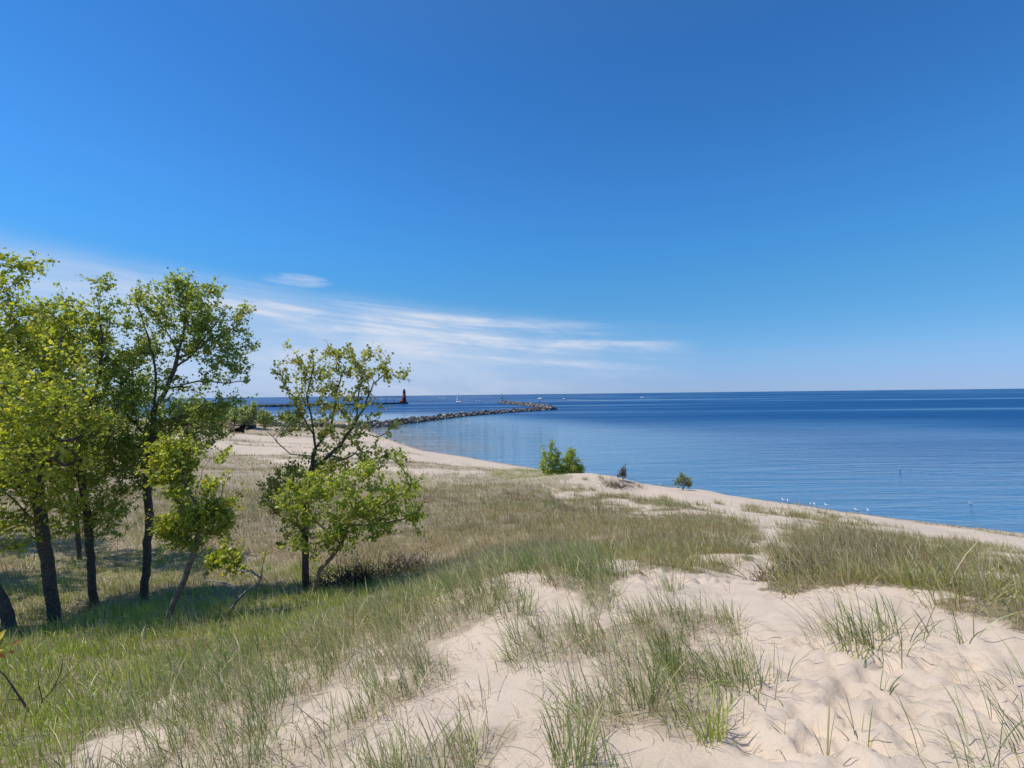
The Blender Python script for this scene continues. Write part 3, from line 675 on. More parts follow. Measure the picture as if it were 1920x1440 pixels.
def ypx(u, v, z):
    p = px_z(u, v, z)
    for _ in range(6): p = px_z(u, v, gz(p[0], p[1]))
    return p[1]
YA = ypx(105, 1172, 5.4)
grow(YA, [[(105, 1172), (92, 1080), (78, 990), (66, 900), (52, 800), (40, 700), (30, 610, .3), (8, 520, .3)], [(66, 900), (20, 850), (-30, 790)], [(52, 800), (85, 730, -.5), (110, 660, -.4), (125, 610)], [(40, 700), (-30, 620), (-70, 560)], [(78, 990), (30, 940, -.8), (-20, 900, -.8)], [(60, 860), (110, 850, -.8), (150, 820, -1)]],
     [(20, 600, 95, 120, 0), (60, 720, 100, 110, -.3), (30, 850, 110, 90, .9, 1.2), (-60, 700, 110, 190, 0), (60, 620, 100, 80, .5), (10, 520, 35, 50, 0), (110, 800, 80, 90, -.8), (15, 960, 60, 70, -.8, .6), (20, 985, 70, 45, 1.0, .6), (10, 790, 110, 90, -2.2, .9), (110, 700, 60, 70, -2.0, .5), (125, 920, 45, 50, -.3, .5)],
     2000, .12, .074, 8, GY_, 'cottonwood_tree', 'big cottonwood with a thick dark trunk at the left edge, yellow green crown', group='cottonwoods of the left grove', gap=.34)
YB = ypx(175, 1137, 5.3)
grow(YB, [[(178, 1137), (170, 1060), (165, 980), (152, 900), (150, 840), (165, 770), (188, 700), (192, 640), (185, 570)], [(152, 900), (120, 830, .5), (95, 760, .5), (80, 680, .5)], [(165, 770), (215, 700, .4), (235, 640, .4)], [(165, 980), (215, 920, -.6), (245, 870, -.6)], [(192, 650), (165, 600), (150, 570)]],
     [(188, 560, 35, 40, 0), (150, 620, 70, 60, .3), (110, 700, 90, 90, .4), (190, 740, 80, 100, 0), (150, 850, 90, 90, .6, 1.2), (215, 650, 45, 70, .3), (120, 590, 40, 40, .4), (190, 950, 60, 60, -.4, .7), (60, 790, 60, 80, .6), (150, 980, 60, 50, .3, .7), (215, 930, 50, 60, .2, .7)],
     1200, .088, .072, 9, G1, 'cottonwood_tree', 'cottonwood with a forked dark trunk, second from the left, feathery top', group='cottonwoods of the left grove', gap=.22)
YC = ypx(268, 1127, 5.2)
grow(YC, [[(268, 1127), (276, 1040), (280, 980), (276, 900), (284, 830), (290, 760), (292, 700)], [(290, 770), (312, 730), (328, 690), (334, 660), (318, 630), (300, 600), (290, 570)], [(334, 670), (370, 650), (402, 610), (420, 580, .2)], [(334, 690), (360, 665), (385, 640), (425, 625), (455, 605)], [(332, 665), (345, 620), (350, 560)],
          [(312, 730), (370, 715), (420, 718), (455, 715)], [(292, 700), (280, 640), (265, 590), (250, 560)], [(284, 830), (240, 780, .4), (225, 720, .4)], [(285, 800), (340, 780, -.5), (380, 760, -.5)], [(276, 960), (232, 1000, -.3), (202, 1036, -.3)]],
     [(335, 575, 80, 48, 0, 1.3), (380, 640, 60, 40, .2, .6), (230, 620, 60, 70, .3, .8), (330, 800, 90, 60, .3, .9), (230, 780, 60, 80, .3, .8), (400, 590, 50, 40, 0), (270, 600, 50, 45, .2), (440, 640, 38, 35, 0, .9), (330, 640, 70, 50, .2, .5), (420, 705, 55, 32, 0, 1.2), (400, 750, 50, 35, 0, 1.1), (430, 660, 40, 30, 0, .6), (340, 750, 80, 50, 0, 1.), (250, 700, 60, 70, .3), (380, 790, 40, 45, -.2, .8), (290, 850, 60, 70, .2, .8), (338, 535, 12, 18, 0, 2), (408, 550, 14, 16, 0, 2), (475, 655, 16, 14, 0, 2.5), (240, 860, 50, 70, .2), (445, 585, 26, 20, 0, 1.4), (445, 700, 30, 22, 0, 1.2), (360, 545, 40, 22, 0, 1.2)],
     1600, .092, .068, 9, G1, 'cottonwood_tree', 'tall spreading cottonwood with its open crown reaching over the water view', group='cottonwoods of the left grove', clr=.11)
grow(YC+3.5, [[(150, 1085), (146, 1000), (130, 900), (120, 780), (110, 680)], [(130, 880), (90, 800), (60, 720)], [(120, 780), (180, 700), (230, 650)], [(130, 850), (200, 800), (250, 740)]],
     [(110, 640, 80, 50, 0), (60, 720, 90, 90, 0), (180, 720, 90, 90, 0), (130, 850, 120, 80, 0, .8), (250, 800, 70, 80, 0, .8)], 650, .07, .08, 10, G1, 'cottonwood_tree', 'slender cottonwood standing behind the others in the left grove', group='cottonwoods of the left grove')
grow(YA-.7, [[(28, 1195), (8, 1140), (-30, 1060), (-60, 960), (-80, 860)], [(-30, 1060), (-90, 980), (-140, 900)]], [(-90, 850, 80, 120, 0), (-150, 880, 90, 100, 0)], 500, .11, .08, 12, GY_, 'cottonwood_tree', 'leaning dark trunk cut off by the left edge of the picture', group='cottonwoods of the left grove')
for (px_, py_, hh_, lb) in [(-17.5, 13.0, 8.5, 'unseen cottonwood added for shade just outside the left edge, level with the front trunks'), (-16.0, 9.3, 7.5, 'unseen cottonwood added for shade just outside the left edge, nearest the viewer'), (-20.5, 17.0, 8.5, 'unseen cottonwood added for shade just outside the left edge, farthest back')]:  # trees out of view, added so their shadows fall into the hollow
    zb = gz(px_, py_); K_ = F/py_; uu = 960+px_*K_; vb = 739+(CAMZ-zb)*K_; q_ = lambda h: vb-h*K_
    grow(py_, [[(uu, vb), (uu+8, q_(2)), (uu-6, q_(4)), (uu+5, q_(hh_*.8))], [(uu, q_(3)), (uu+1.3*K_, q_(5))], [(uu, q_(3)), (uu-1.3*K_, q_(5))]],
         [(uu, q_(hh_*.75), 1.9*K_, 1.7*K_, 0), (uu+.8*K_, q_(hh_*.5), 1.6*K_, 1.5*K_, 0), (uu-.8*K_, q_(hh_*.5), 1.6*K_, 1.5*K_, 0)], 520, .14, .09, 16, G1, 'cottonwood_tree', lb, group='cottonwoods of the left grove',
         base=np.array([px_, py_, zb]))
YE = ypx(308, 1172, 5.8)
grow(YE, [[(308, 1172), (330, 1120), (348, 1080), (362, 1040), (374, 1000), (372, 960), (366, 920)], [(374, 990), (395, 960), (415, 930), (425, 890)], [(368, 985), (335, 960), (310, 950)], [(372, 960), (345, 900), (320, 860)], [(366, 920), (380, 880), (395, 860)]],
     [(360, 895, 62, 50, 0), (408, 895, 34, 45, 0), (322, 862, 38, 42, 0), (400, 960, 40, 42, 0), (330, 980, 35, 35, 0, .7), (350, 1010, 28, 20, 0, .8)],
     520, .055, .068, 9, GY_, 'cottonwood_sapling', 'small leaning cottonwood with a pale trunk and yellow green leaves before the grove', bark=m_barkp, cat='tree', clr=.10, gap=.45, shoots=.7)
YF = ypx(573, 1107, 5.3)
grow(YF, [[(573, 1107), (573, 1040), (572, 970), (575, 920), (586, 870), (592, 840)], [(592, 842), (585, 790), (575, 740), (585, 700), (588, 680)], [(585, 810), (560, 770), (535, 720), (520, 690)], [(581, 888), (606, 866), (638, 836), (668, 790), (685, 760), (700, 720), (735, 690)], [(668, 790), (672, 740), (680, 700)], [(600, 850), (620, 800), (630, 740), (640, 700)],
          [(582, 862), (545, 852), (520, 830), (495, 800)], [(700, 755), (692, 730), (690, 700)], [(575, 900), (540, 930, -.4), (515, 950, -.4)], [(572, 1010), (540, 960, .4), (525, 920, .5)]],
     [(560, 685, 45, 38, 0, .9), (625, 685, 55, 42, 0, .9), (690, 685, 45, 38, 0, .9), (740, 700, 28, 36, 0, .5), (600, 740, 75, 45, 0, .8), (680, 750, 45, 35, 0, .6), (640, 860, 60, 35, 0, .8), (640, 800, 70, 40, 0, .7), (555, 780, 28, 50, 0, .5), (530, 915, 40, 48, 0, 1.4), (565, 970, 50, 38, 0, 1.2), (560, 1005, 45, 22, 0, .8), (600, 890, 55, 45, 0, .9), (740, 830, 18, 50, 0, .6), (690, 850, 50, 40, 0, .6), (540, 800, 35, 40, 0, .4), (640, 655, 10, 18, 0, 1), (533, 665, 14, 22, 0, .8)],
     640, .085, .076, 7, GO, 'cottonwood_tree', 'open thin leaved cottonwood standing alone in the middle with lake showing through', clr=.095, rtip=.0045, gap=.12)
YG = ypx(583, 1125, 5.5)
grow(YG, [[(583, 1125), (592, 1095), (600, 1068), (622, 1045), (640, 1020), (652, 985), (662, 960)], [(662, 955), (690, 935), (705, 910), (712, 880)], [(650, 990), (700, 985), (745, 975), (790, 965)], [(640, 1020), (600, 985), (580, 960), (570, 930)], [(662, 960), (650, 920), (635, 890)], [(655, 975), (720, 945), (760, 920), (785, 900)]],
     [(625, 1000, 85, 38, 0, 1.2), (600, 930, 85, 50, 0, 1), (700, 915, 75, 55, 0, 1), (765, 925, 45, 55, 0, .6), (700, 985, 70, 30, 0, .9), (660, 870, 50, 30, 0, .6), (775, 975, 20, 35, 0, .5), (720, 860, 40, 25, 0, .5)],
     680, .048, .072, 6, [(.34, .44, .06), (.42, .50, .08), (.27, .36, .05), (.48, .51, .09), (.20, .28, .04)], 'cottonwood_sapling', 'bushy cottonwood sapling with a crooked pale trunk at the foot of the open tree', bark=m_barkp, cat='tree', clr=.10, gap=.40, shoots=.6)
# half fallen pale bough with a few leaves
grow(ypx(420, 1157, 5.9), [[(420, 1157), (445, 1125), (465, 1105), (490, 1085), (492, 1060), (500, 1030), (515, 1005)], [(448, 1120), (440, 1105), (430, 1095), (385, 1088)], [(490, 1073), (470, 1070), (455, 1072)]],
     [(445, 1055, 38, 18, .3, 1), (415, 1040, 30, 20, .4, 1), (500, 1035, 10, 18, 0, .5), (390, 1060, 20, 16, .3, .5)], 60, .032, .075, 9, GY_, 'fallen_bough', 'pale half fallen bough with sparse leaves lying between the grove and the open tree', cat='branch', bark=m_dead, clr=.08)
# low dead brush at the foot of the middle tree
def brush(u, v, z, w_, h, n, name, label, m, cat='shrub'):
    p = px_z(u, v, gz(*px_z(u, v, z)[:2])); zg = gz(p[0], p[1]); root = empty(name, (p[0], p[1], zg), label, cat); mb = MB()
    for i in range(n):
        a = np.array([rng.normal(0, w_*.3), rng.normal(0, w_*.2), -.02]); dr = np.array([rng.normal(0, .7), rng.normal(0, .5), rng.uniform(.3, 1)]); dr /= np.linalg.norm(dr)
        L = h*rng.uniform(.5, 1.2); pts = [a+dr*L*s+rng.normal(0, .04*L, 3)*(s > 0) for s in (0, .35, .7, 1)]
        mb.tube(pts, [.012, .009, .006, .003], 3)
        for k in range(3):
            q = pts[1+k % 3]; e = q+(dr+rng.normal(0, .6, 3))*L*.35; mb.tube([q, (q+e)/2+rng.normal(0, .02, 3), e], [.006, .004, .002], 3)
    o = mb.build('twigs', m, root); o['kind'] = 'stuff'; return root
m_brush = simple('dark_brush', (.075, .055, .045), .9, .4, 12)
brush(665, 1100, 5.4, 1.6, .65, 230, 'dead_shrub', 'low tangle of dark dead twigs right of the middle tree trunks', m_brush)
brush(770, 1075, 5.4, 1.6, .5, 110, 'dead_shrub', 'low dark brush at the meadow edge under the longest bough', m_brush)
brush(1500, 1095, 8.1, .9, .42, 220, 'dead_shrub', 'brown wiry scrub at the left end of the right hand grass bank', simple('brown_brush', (.17, .115, .08), .9, .4, 12))

# dead twig in the lower left corner, and the leaf spray above it
pz = px_z(65, 1345, 7.7); yy = pz[1]; root = empty('dead_branch', (pz[0], yy, gz(pz[0], yy)), 'bare dark forked dead branch in the lower left corner', 'branch'); o3 = np.array(root.location)
for k, (pts, r) in enumerate([([(62, 1342), (48, 1325), (30, 1295), (10, 1265), (-20, 1235)], .012), ([(64, 1343), (80, 1315), (98, 1290), (112, 1262), (118, 1240)], .008), ([(98, 1292), (115, 1275), (140, 1250), (160, 1235)], .004), ([(40, 1312), (15, 1312), (-10, 1318)], .006),
                              ([(62, 1345), (40, 1365), (20, 1385)], .006), ([(80, 1315), (70, 1290), (72, 1270)], .004)]):
    mb = MB(); P = [px_y(u, v, yy) for u, v in pts]; q = [p+rng.normal(0, .008, 3)-o3 for p in P]; q[0] = P[0]-o3
    mb.tube(q, list(np.linspace(r, r*.3, len(q))), 5); mb.build('stem' if k == 0 else 'twig', m_brush, root)
yl = 3.6
P = [px_y(-60, 1290, yl), px_y(-30, 1240, yl), px_y(-8, 1218, yl), px_y(6, 1200, yl)]
gzl = gz(P[0][0], P[0][1]); P = [np.array([P[0][0]-.05, P[0][1]+.05, gzl-.02])]+P
root = empty('sapling', (P[0][0], P[0][1], gzl), 'sprig of yellow and orange leaves poking in at the left edge', 'plant'); o3 = np.array(root.location)
mb = MB(); mb.tube([p-o3 for p in P], [.008, .007, .006, .005, .003], 5); mb.build('stem', m_brush, root)
m_yl = simple('yellow_leaf', (.62, .50, .04), .5, .25, 30); m_or = simple('orange_leaf', (.55, .22, .03), .5, .25, 30)
for (u, v, a, s, mm) in [(2, 1192, 60, .075, m_yl), (8, 1212, 20, .085, m_yl), (30, 1205, 50, .045, m_or), (22, 1222, -10, .04, m_or), (-12, 1205, 110, .08, m_yl), (4, 1228, -60, .05, m_or), (-25, 1232, 150, .07, m_yl)]:
    c = px_y(u, v, yl+rng.normal(0, .02)); ca, sa = math.cos(R(a)), math.sin(R(a)); ax = np.array([ca, .3, sa]); bx = np.array([-sa, .2, ca]); nn = np.cross(ax, bx)
    out = [(-.55, 0), (-.25, .28), (.1, .3), (.6, 0), (.1, -.3), (-.25, -.28)]
    V = [c+ax*p*s+bx*q*s+nn*abs(q)*s*.3-o3 for p, q in out]+[c-o3]
    mb = MB(); mb.add(V, [(6, i, (i+1) % 6) for i in range(6)]); mb.build('leaf', mm, root)

# bushes on the foredune
def bush(u, v, z, blobs, n, leaf, per, pal, label, name='young_cottonwood', stems=((0, 0),), rt=.03, clr=.13, gap=.34):
    y = ypx(u, v, z)
    lims = [[(u, v), (u+stems[0][0]*.5, v-20), (u+stems[0][0], v-stems[0][1])]]+[[(u, v-2), (u+a*.6, v-b*.5), (u+a, v-b)] for a, b in stems[1:]]
    return grow(y, lims, blobs, n, rt, leaf, per, pal, name, label, cat='bush', rtip=.006, clr=clr, step=.2, gap=gap, shoots=.7)
bush(1050, 893, 3.0, [(1030, 853, 16, 40, 0, 1.3), (1055, 862, 22, 26, 0, 1.2), (1044, 880, 32, 12, 0, 1.3), (1075, 872, 18, 20, 0, 1), (1031, 825, 9, 14, 0, .9), (1058, 842, 6, 10, 0, .8), (1073, 848, 5, 10, 0, .7), (1068, 884, 22, 8, 0, 1.2), (1088, 882, 7, 9, 0, .7), (1052, 888, 42, 7, 0, 1.2)], 620, .13, 9,
     [(.30, .40, .06), (.36, .45, .08), (.42, .48, .13), (.22, .30, .05)], 'leafy green bush with three peaks on the foredune at the water', stems=((-18, 60), (5, 45), (24, 40), (-8, 40), (34, 15)), rt=.06, clr=.17)
brush(1160, 907, 3.0, 2.2, .6, 150, 'dead_shrub', 'dark twiggy scrub spilling down the mound at the foot of the tall stalk', m_brush)
bush(1281, 919, 2.9, [(1279, 899, 9, 12, 0), (1282, 913, 20, 8, 0, 1.3), (1276, 885, 3, 8, 0), (1290, 904, 8, 9, 0), (1272, 908, 8, 9, 0)], 130, .10, 6, [(.24, .28, .11), (.32, .36, .16), (.16, .20, .07)], 'small upright leafy shrub on the foredune beside the water', stems=((-3, 38), (8, 22), (-8, 18)), rt=.03, clr=.12)
bush(1168, 908, 3.0, [(1169, 890, 4, 14, 0, 1.5), (1160, 902, 12, 5, 0), (1163, 895, 6, 6, 0)], 80, .09, 7, [(.20, .17, .12), (.15, .14, .09), (.11, .10, .06)], 'brownish shrub with one tall stalk between the bush and the small shrub', stems=((1, 32), (-9, 12), (6, 10)), rt=.03, clr=.12, gap=0.0)

# ------------------------------------------------------------------ far trees beyond the beach
ft = [(400, 797, 34, 15), (418, 796, 44, 16), (440, 797, 36, 15), (458, 798, 40, 16), (474, 799, 46, 11), (494, 797, 32, 13), (385, 796, 48, 16), (430, 792, 40, 14), (504, 795, 22, 8), (540, 795, 24, 8), (556, 795, 17, 7), (362, 796, 52, 20), (335, 796, 55, 20), (449, 794, 30, 12)]
flab = ['low round', 'tall feathery', 'round yellowish', 'broad leafy', 'narrow tallest', 'right hand airy', 'dense dark', 'bushy middle', 'little', 'lone small', 'lone low', 'half hidden', 'mostly hidden', 'thin stemmed']
for (u, v, h, wd), lb in zip(ft, flab):
    y = ypx(u, v, 3.0); y = min(max(y, 112), 150)+rng.uniform(-2, 4)
    p = px_y(u, v, y); zg = gz(p[0], p[1]); vb = v
    grow(y, [[(u, vb), (u+rng.uniform(-2, 2), vb-h*.4), (u+rng.uniform(-3, 3), vb-h*.85)], [(u, vb-h*.2), (u-wd*.4, vb-h*.6)], [(u, vb-h*.25), (u+wd*.4, vb-h*.65)]],
         [(u, vb-h*.5, wd*.85, h*.36, 0), (u+rng.uniform(-4, 4), vb-h*.8, wd*.35, h*.2, 0), (u+rng.uniform(-5, 5), vb-h*.35, wd*.9, h*.22, 0)], 110, .13, .36, 11, [(.28, .36, .11), (.34, .41, .13), (.38, .42, .17)], 'far_tree', lb+' tree in the row beyond the far beach', cat='tree', group='small trees beyond the far beach', rtip=.03, clr=.6, step=.8, gap=.05, shoots=0)

# eroded peat bank under them
mb = MB(); pts = [(366, 803), (384, 805), (402, 802), (418, 804), (436, 801), (450, 804), (462, 801), (470, 804)]
Pb_ = []
for i in range(34):
    s = i/33*(len(pts)-1); k = min(int(s), len(pts)-2); f = s-k; u = pts[k][0]*(1-f)+pts[k+1][0]*f; yb_ = min(max(ypx(u, 805.5, 2.2), 85), 135); q_ = px_y(u, 805.5, yb_); Pb_.append(np.array([q_[0], yb_, 0]))
rings = []
for i, p in enumerate(Pb_):
    g0 = gz(p[0], p[1]); h = rng.uniform(.4, .85)*min(1, i/3+.3)*min(1, (33-i)/2+.2); dpt = rng.normal(0, .35)
    rings.append(np.array([(p[0], p[1]-.6+dpt, g0-.4), (p[0], p[1]+dpt, g0+h*.6), (p[0]+rng.normal(0, .3), p[1]-.2+dpt, g0+h), (p[0], p[1]+3, g0+h*1.02), (p[0], p[1]+4, g0-.5)]))
mb.loft(rings); bank = mb.build('eroded_bank', m_bank); tag(bank, 'dark eroded bank edge between the pale beach and the far trees', 'bank')

# ------------------------------------------------------------------ boulders and breakwaters
def rock_mesh(seed):
    r = np.random.default_rng(seed); t = (1+5**.5)/2
    v = np.array([(-1, t, 0), (1, t, 0), (-1, -t, 0), (1, -t, 0), (0, -1, t), (0, 1, t), (0, -1, -t), (0, 1, -t), (t, 0, -1), (t, 0, 1), (-t, 0, -1), (-t, 0, 1)], float)/1.9
    f = np.array([(0, 11, 5), (0, 5, 1), (0, 1, 7), (0, 7, 10), (0, 10, 11), (1, 5, 9), (5, 11, 4), (11, 10, 2), (10, 7, 6), (7, 1, 8), (3, 9, 4), (3, 4, 2), (3, 2, 6), (3, 6, 8), (3, 8, 9), (4, 9, 5), (2, 4, 11), (6, 2, 10), (8, 6, 7), (9, 8, 1)])
    v = v*(1+r.normal(0, .16, (12, 1)))*np.array([r.uniform(.9, 1.3), r.uniform(.7, 1.1), r.uniform(.55, .8)]); return v, f
rocks = [rock_mesh(i) for i in range(8)]
rmesh = []
for i, (v, f) in enumerate(rocks):
    for m in (m_rock, m_rockd, m_rockl):
        me = bpy.data.meshes.new('boulder'); me.from_pydata(v.tolist(), [], f.tolist()); me.materials.append(m); rmesh.append(me)
def rot3(a, b, c):
    return np.array(Matrix.Rotation(a, 3, 'X') @ Matrix.Rotation(b, 3, 'Y') @ Matrix.Rotation(c, 3, 'Z'))
def breakwater(line, label, name, width, hh, size, nind, cat='breakwater', per=2.2):
    line = [np.array(p) for p in line]; root = empty(name, (line[0][0], line[0][1], 0), label, cat)
    items = []
    for a, b in zip(line[:-1], line[1:]):
        L = np.linalg.norm((b-a)[:2]); d = (b-a)/L; pn = np.array([-d[1], d[0], 0]); n = int(L*per*width/6)
        for i in range(n):
            t_ = rng.random()*L; w_ = rng.uniform(-1, 1); q = a+d*t_+pn*w_*width/2; q[2] = (1-abs(w_)**1.3)*hh*rng.uniform(.6, 1)-.1; items.append((q, size*rng.uniform(.6, 1.35)*(1.15 if abs(w_) > .7 else 1)))
    items.sort(key=lambda e: e[0][1]/e[1]); o3 = np.array([line[0][0], line[0][1], 0])
    for q, s in items[:nind]:
        me = rmesh[rng.integers(0, 8)*3+rng.choice([0, 1, 2], p=[.36, .54, .10])]; o = bpy.data.objects.new('boulder', me); COL.objects.link(o); o.parent = root
        o.location = q-o3; o.scale = (s, s, s); o.rotation_euler = (rng.uniform(-.5, .5), rng.uniform(-.5, .5), rng.uniform(0, 6))
    rest = items[nind:]
    if rest:
        VV = []; FF = []; MI = []; off = 0
        for q, s in rest:
            v, f = rocks[rng.integers(0, 8)]; VV.append(v@rot3(rng.uniform(-.5, .5), rng.uniform(-.5, .5), rng.uniform(0, 6)).T*s+q-o3); FF.append(f+off); off += 12; MI.append(np.full(20, rng.choice([0, 1, 2], p=[.36, .54, .10])))
        o = mesh_np('boulder_pile', np.concatenate(VV), [np.concatenate(FF)], [m_rock, m_rockd, m_rockl], root, midx=np.concatenate(MI)); o['kind'] = 'stuff'
    # dark rubble core
    mb = MB()
    for a, b in zip(line[:-1], line[1:]):
        d = (b-a)/np.linalg.norm(b-a); pn = np.array([-d[1], d[0], 0])
        rr = lambda p: np.array([p-pn*width*.45-o3+[0, 0, -1], p-pn*width*.2-o3+[0, 0, hh*.55], p+pn*width*.2-o3+[0, 0, hh*.55], p+pn*width*.45-o3+[0, 0, -1]])
        mb.loft([rr(a-d*.5), rr(b+d*.5)])
    mb.build('rubble_core', m_rockd, root); return root
bw1 = [px_z(u, v, 0.3) for u, v in [(655, 803), (700, 799), (760, 792), (850, 781), (950, 772.2), (1040, 767)]]
breakwater(bw1, 'long boulder breakwater running out from the far beach into the lake', 'breakwater', 6.5, 1.9, .80, 240, per=3.8)
bw2 = [px_z(u, v, 0.3) for u, v in [(1032, 765), (985, 759.5), (938, 755)]]
breakwater(bw2, 'outer arm of the boulder breakwater bending back towards the green light', 'breakwater', 7, 2.2, 1.25, 0, per=2.4)
rv = [px_z(u, v, 1.1) for u, v in [(478, 805), (510, 806), (545, 806), (580, 805.5), (655, 803)]]
rv = [np.array([p[0], p[1], gz(p[0], p[1])]) for p in rv]
def riprap():
    root = empty('boulder_row', rv[0], 'row of grey boulders half sunk in sand along the back of the far beach', 'boulders'); o3 = np.array(rv[0])
    for i in range(150):
        k = rng.integers(0, len(rv)-1); t_ = rng.random(); p = rv[k]*(1-t_)+rv[k+1]*t_; p = p+np.array([0, rng.normal(0, 2.2), 0]); fr = (p[0]-rv[0][0])/(rv[-1][0]-rv[0][0]); s = rng.uniform(.45, .95)*(0.6+.5*fr)
        p[2] = gz(p[0], p[1])+s*.35+rng.uniform(0, .6)*fr
        o = bpy.data.objects.new('boulder', rmesh[rng.integers(0, 8)*3+rng.choice([0, 1, 2], p=[.5, .35, .15])]); COL.objects.link(o); o.parent = root; o.location = p-o3; o.scale = (s, s, s); o.rotation_euler = (rng.uniform(-.5, .5), rng.uniform(-.5, .5), rng.uniform(0, 6))
riprap()

# south pier with the red lighthouse
P0 = px_z(470, 763, .3); P1 = px_z(640, 759.5, .3); P2 = px_z(763, 756.6, .3)
root = empty('pier', P0, 'long low dark pier and rock wall out to the red lighthouse', 'pier'); o3 = np.array(root.location)
def wall(a, b, w_, h, z0=-1):
    d = (b-a)/np.linalg.norm(b-a); pn = np.array([-d[1], d[0], 0]); mb = MB()
    rr = lambda p: np.array([p-pn*w_/2-o3+[0, 0, z0], p-pn*w_/2-o3+[0, 0, h], p+pn*w_/2-o3+[0, 0, h], p+pn*w_/2-o3+[0, 0, z0]]); mb.loft([rr(a), rr(b)]); return mb
wall(P1, P2, 7, 1.6).build('deck', m_rockd, root); wall(P0, P1, 8, 1.2).build('rock_core', m_rockd, root)
VV = []; FF = []; off = 0; MI = []
for i in range(420):
    t_ = rng.random(); p = P0*(1-t_)+P1*t_+np.array([0, rng.normal(0, 2.5), rng.uniform(0, 1.6)]); v, f = rocks[i % 8]; VV.append(v*rng.uniform(1, 2)+p-o3); FF.append(f+off); off += 12; MI.append(np.full(20, rng.choice([0, 1], p=[.3, .7])))
o = mesh_np('boulder_pile', np.concatenate(VV), [np.concatenate(FF)], [m_rock, m_rockd], root, midx=np.concatenate(MI)); o['kind'] = 'stuff'
pw0 = px_y(672, 744.3, P2[1]); pw1 = px_y(755, 742.5, P2[1]); zc = CAMZ-1.5
c0 = np.array([px_z(665, 757, .3)[0], px_z(665, 757, .3)[1], 9.0]); c1 = np.array([P2[0]-6, P2[1], 9.0])
mb = MB(); mb.tube([c0-o3, c1-o3], .35, 5); mb.build('catwalk', m_steel, root)
for i in range(7):
    q = c0+(c1-c0)*i/6-o3; mb = MB(); mb.box((q[0], q[1], 4.9), (.5, .5, 8)); mb.build('post', m_steel, root)
LH = np.array([P2[0]-3.5, P2[1], 1.3]); s = P2[1]/F
root = empty('lighthouse', LH, 'dark red conical lighthouse with a lantern on top at the pier end', 'lighthouse')
mb = MB(); mb.box((-2.4, 0, 1.8), (5.5, 6, 3.6)); mb.build('base_house', m_red, root); mb = MB(); mb.box((-2.4, 0, 4.2), (5.9, 6.4, 1.2), .3); mb.build('roof', m_darkred, root)
mb = MB(); mb.lathe((0, 0, 0), [(3.1, 0), (2.3, 7), (1.75, 14)], 14); mb.build('tower', m_red, root, smooth=True)
mb = MB(); mb.lathe((0, 0, 14), [(2.6, 0), (2.6, .35)], 14); mb.build('gallery', m_darkred, root)
mb = MB(); mb.lathe((0, 0, 14.35), [(1.3, 0), (1.3, 2.2)], 10); mb.build('lantern_room', m_glass, root)
mb = MB(); mb.lathe((0, 0, 16.55), [(1.7, 0), (1.0, .9), (.15, 1.3), (.1, 2.2)], 10); mb.build('lantern_roof', m_darkred, root)
for k in range(8):
    mb = MB(); mb.box((2.5*math.cos(k*.785), 2.5*math.sin(k*.785), 14.9), (.12, .12, 1.1)); mb.build('railing_post', m_darkred, root)
GT = px_z(941, 754.2, .3); s = 1.0
root = empty('light_tower', (GT[0], GT[1], 2.2), 'slim pale green light tower at the end of the outer breakwater arm', 'lighthouse')
mb = MB(); mb.box((0, 0, .8), (4, 4, 1.6)); mb.build('base', m_conc, root)
mb = MB(); mb.box((0, 0, 4.6), (2.2, 2.2, 6.0), .75); mb.build('tower', m_green, root)
mb = MB(); mb.box((0, 0, 7.8), (2.4, 2.4, .3)); mb.build('gallery', m_white, root)
mb = MB(); mb.lathe((0, 0, 7.95), [(.7, 0), (.7, 1.2), (.2, 1.7)], 8); mb.build('lantern', m_green, root)
MP = px_z(1012, 762.5, .3)
root = empty('marker_post', (MP[0], MP[1], 1.8), 'thin dark marker post on the bend of the breakwater', 'post')
mb = MB(); mb.lathe((0, 0, 0), [(.35, 0), (.25, 3.6)], 6); mb.build('post', m_steel, root); mb = MB(); mb.box((0, 0, 3.9), (.5, .2, .5)); mb.build('daymark', m_steel, root)

# ------------------------------------------------------------------ boats
def hull(L, B, H, n=9):
    rings = []
    for i in range(n):
        t_ = i/(n-1); b = B/2*math.sin(math.pi*min(.5+.0, 1))*(1-(max(0, t_-.35)/.65)**2.2)+.03; sh = H*(1+.35*t_*t_)
        rings.append(np.array([(t_*L-L/2, -b, sh), (t_*L-L/2, -b*.75, H*.25), (t_*L-L/2, 0, -.2*H), (t_*L-L/2, b*.75, H*.25), (t_*L-L/2, b, sh)]))
    return rings
def motorboat(u, v, L, rz, label):
    p = px_z(u, v, 0); root = empty('motorboat', (p[0], p[1], 0), label, 'boat', 'small white boats far out on the lake', rz)
    mb = MB(); mb.loft(hull(L, L*.34, L*.13)); mb.build('hull', m_white, root, smooth=False)
    mb = MB(); mb.box((-.02*L, 0, L*.20), (L*.36, L*.24, L*.15), .8); mb.build('cabin', m_white, root)
    mb = MB(); mb.box((L*.12, 0, L*.21), (L*.06, L*.22, L*.09), .9); mb.build('windscreen', m_glass, root)
    mb = MB(); mb.box((-L*.5, 0, L*.10), (L*.07, L*.07, L*.16)); mb.build('outboard', m_steel, root)
    return root
m_foam = simple('foam', (.75, .80, .84), .8, .12, 1)
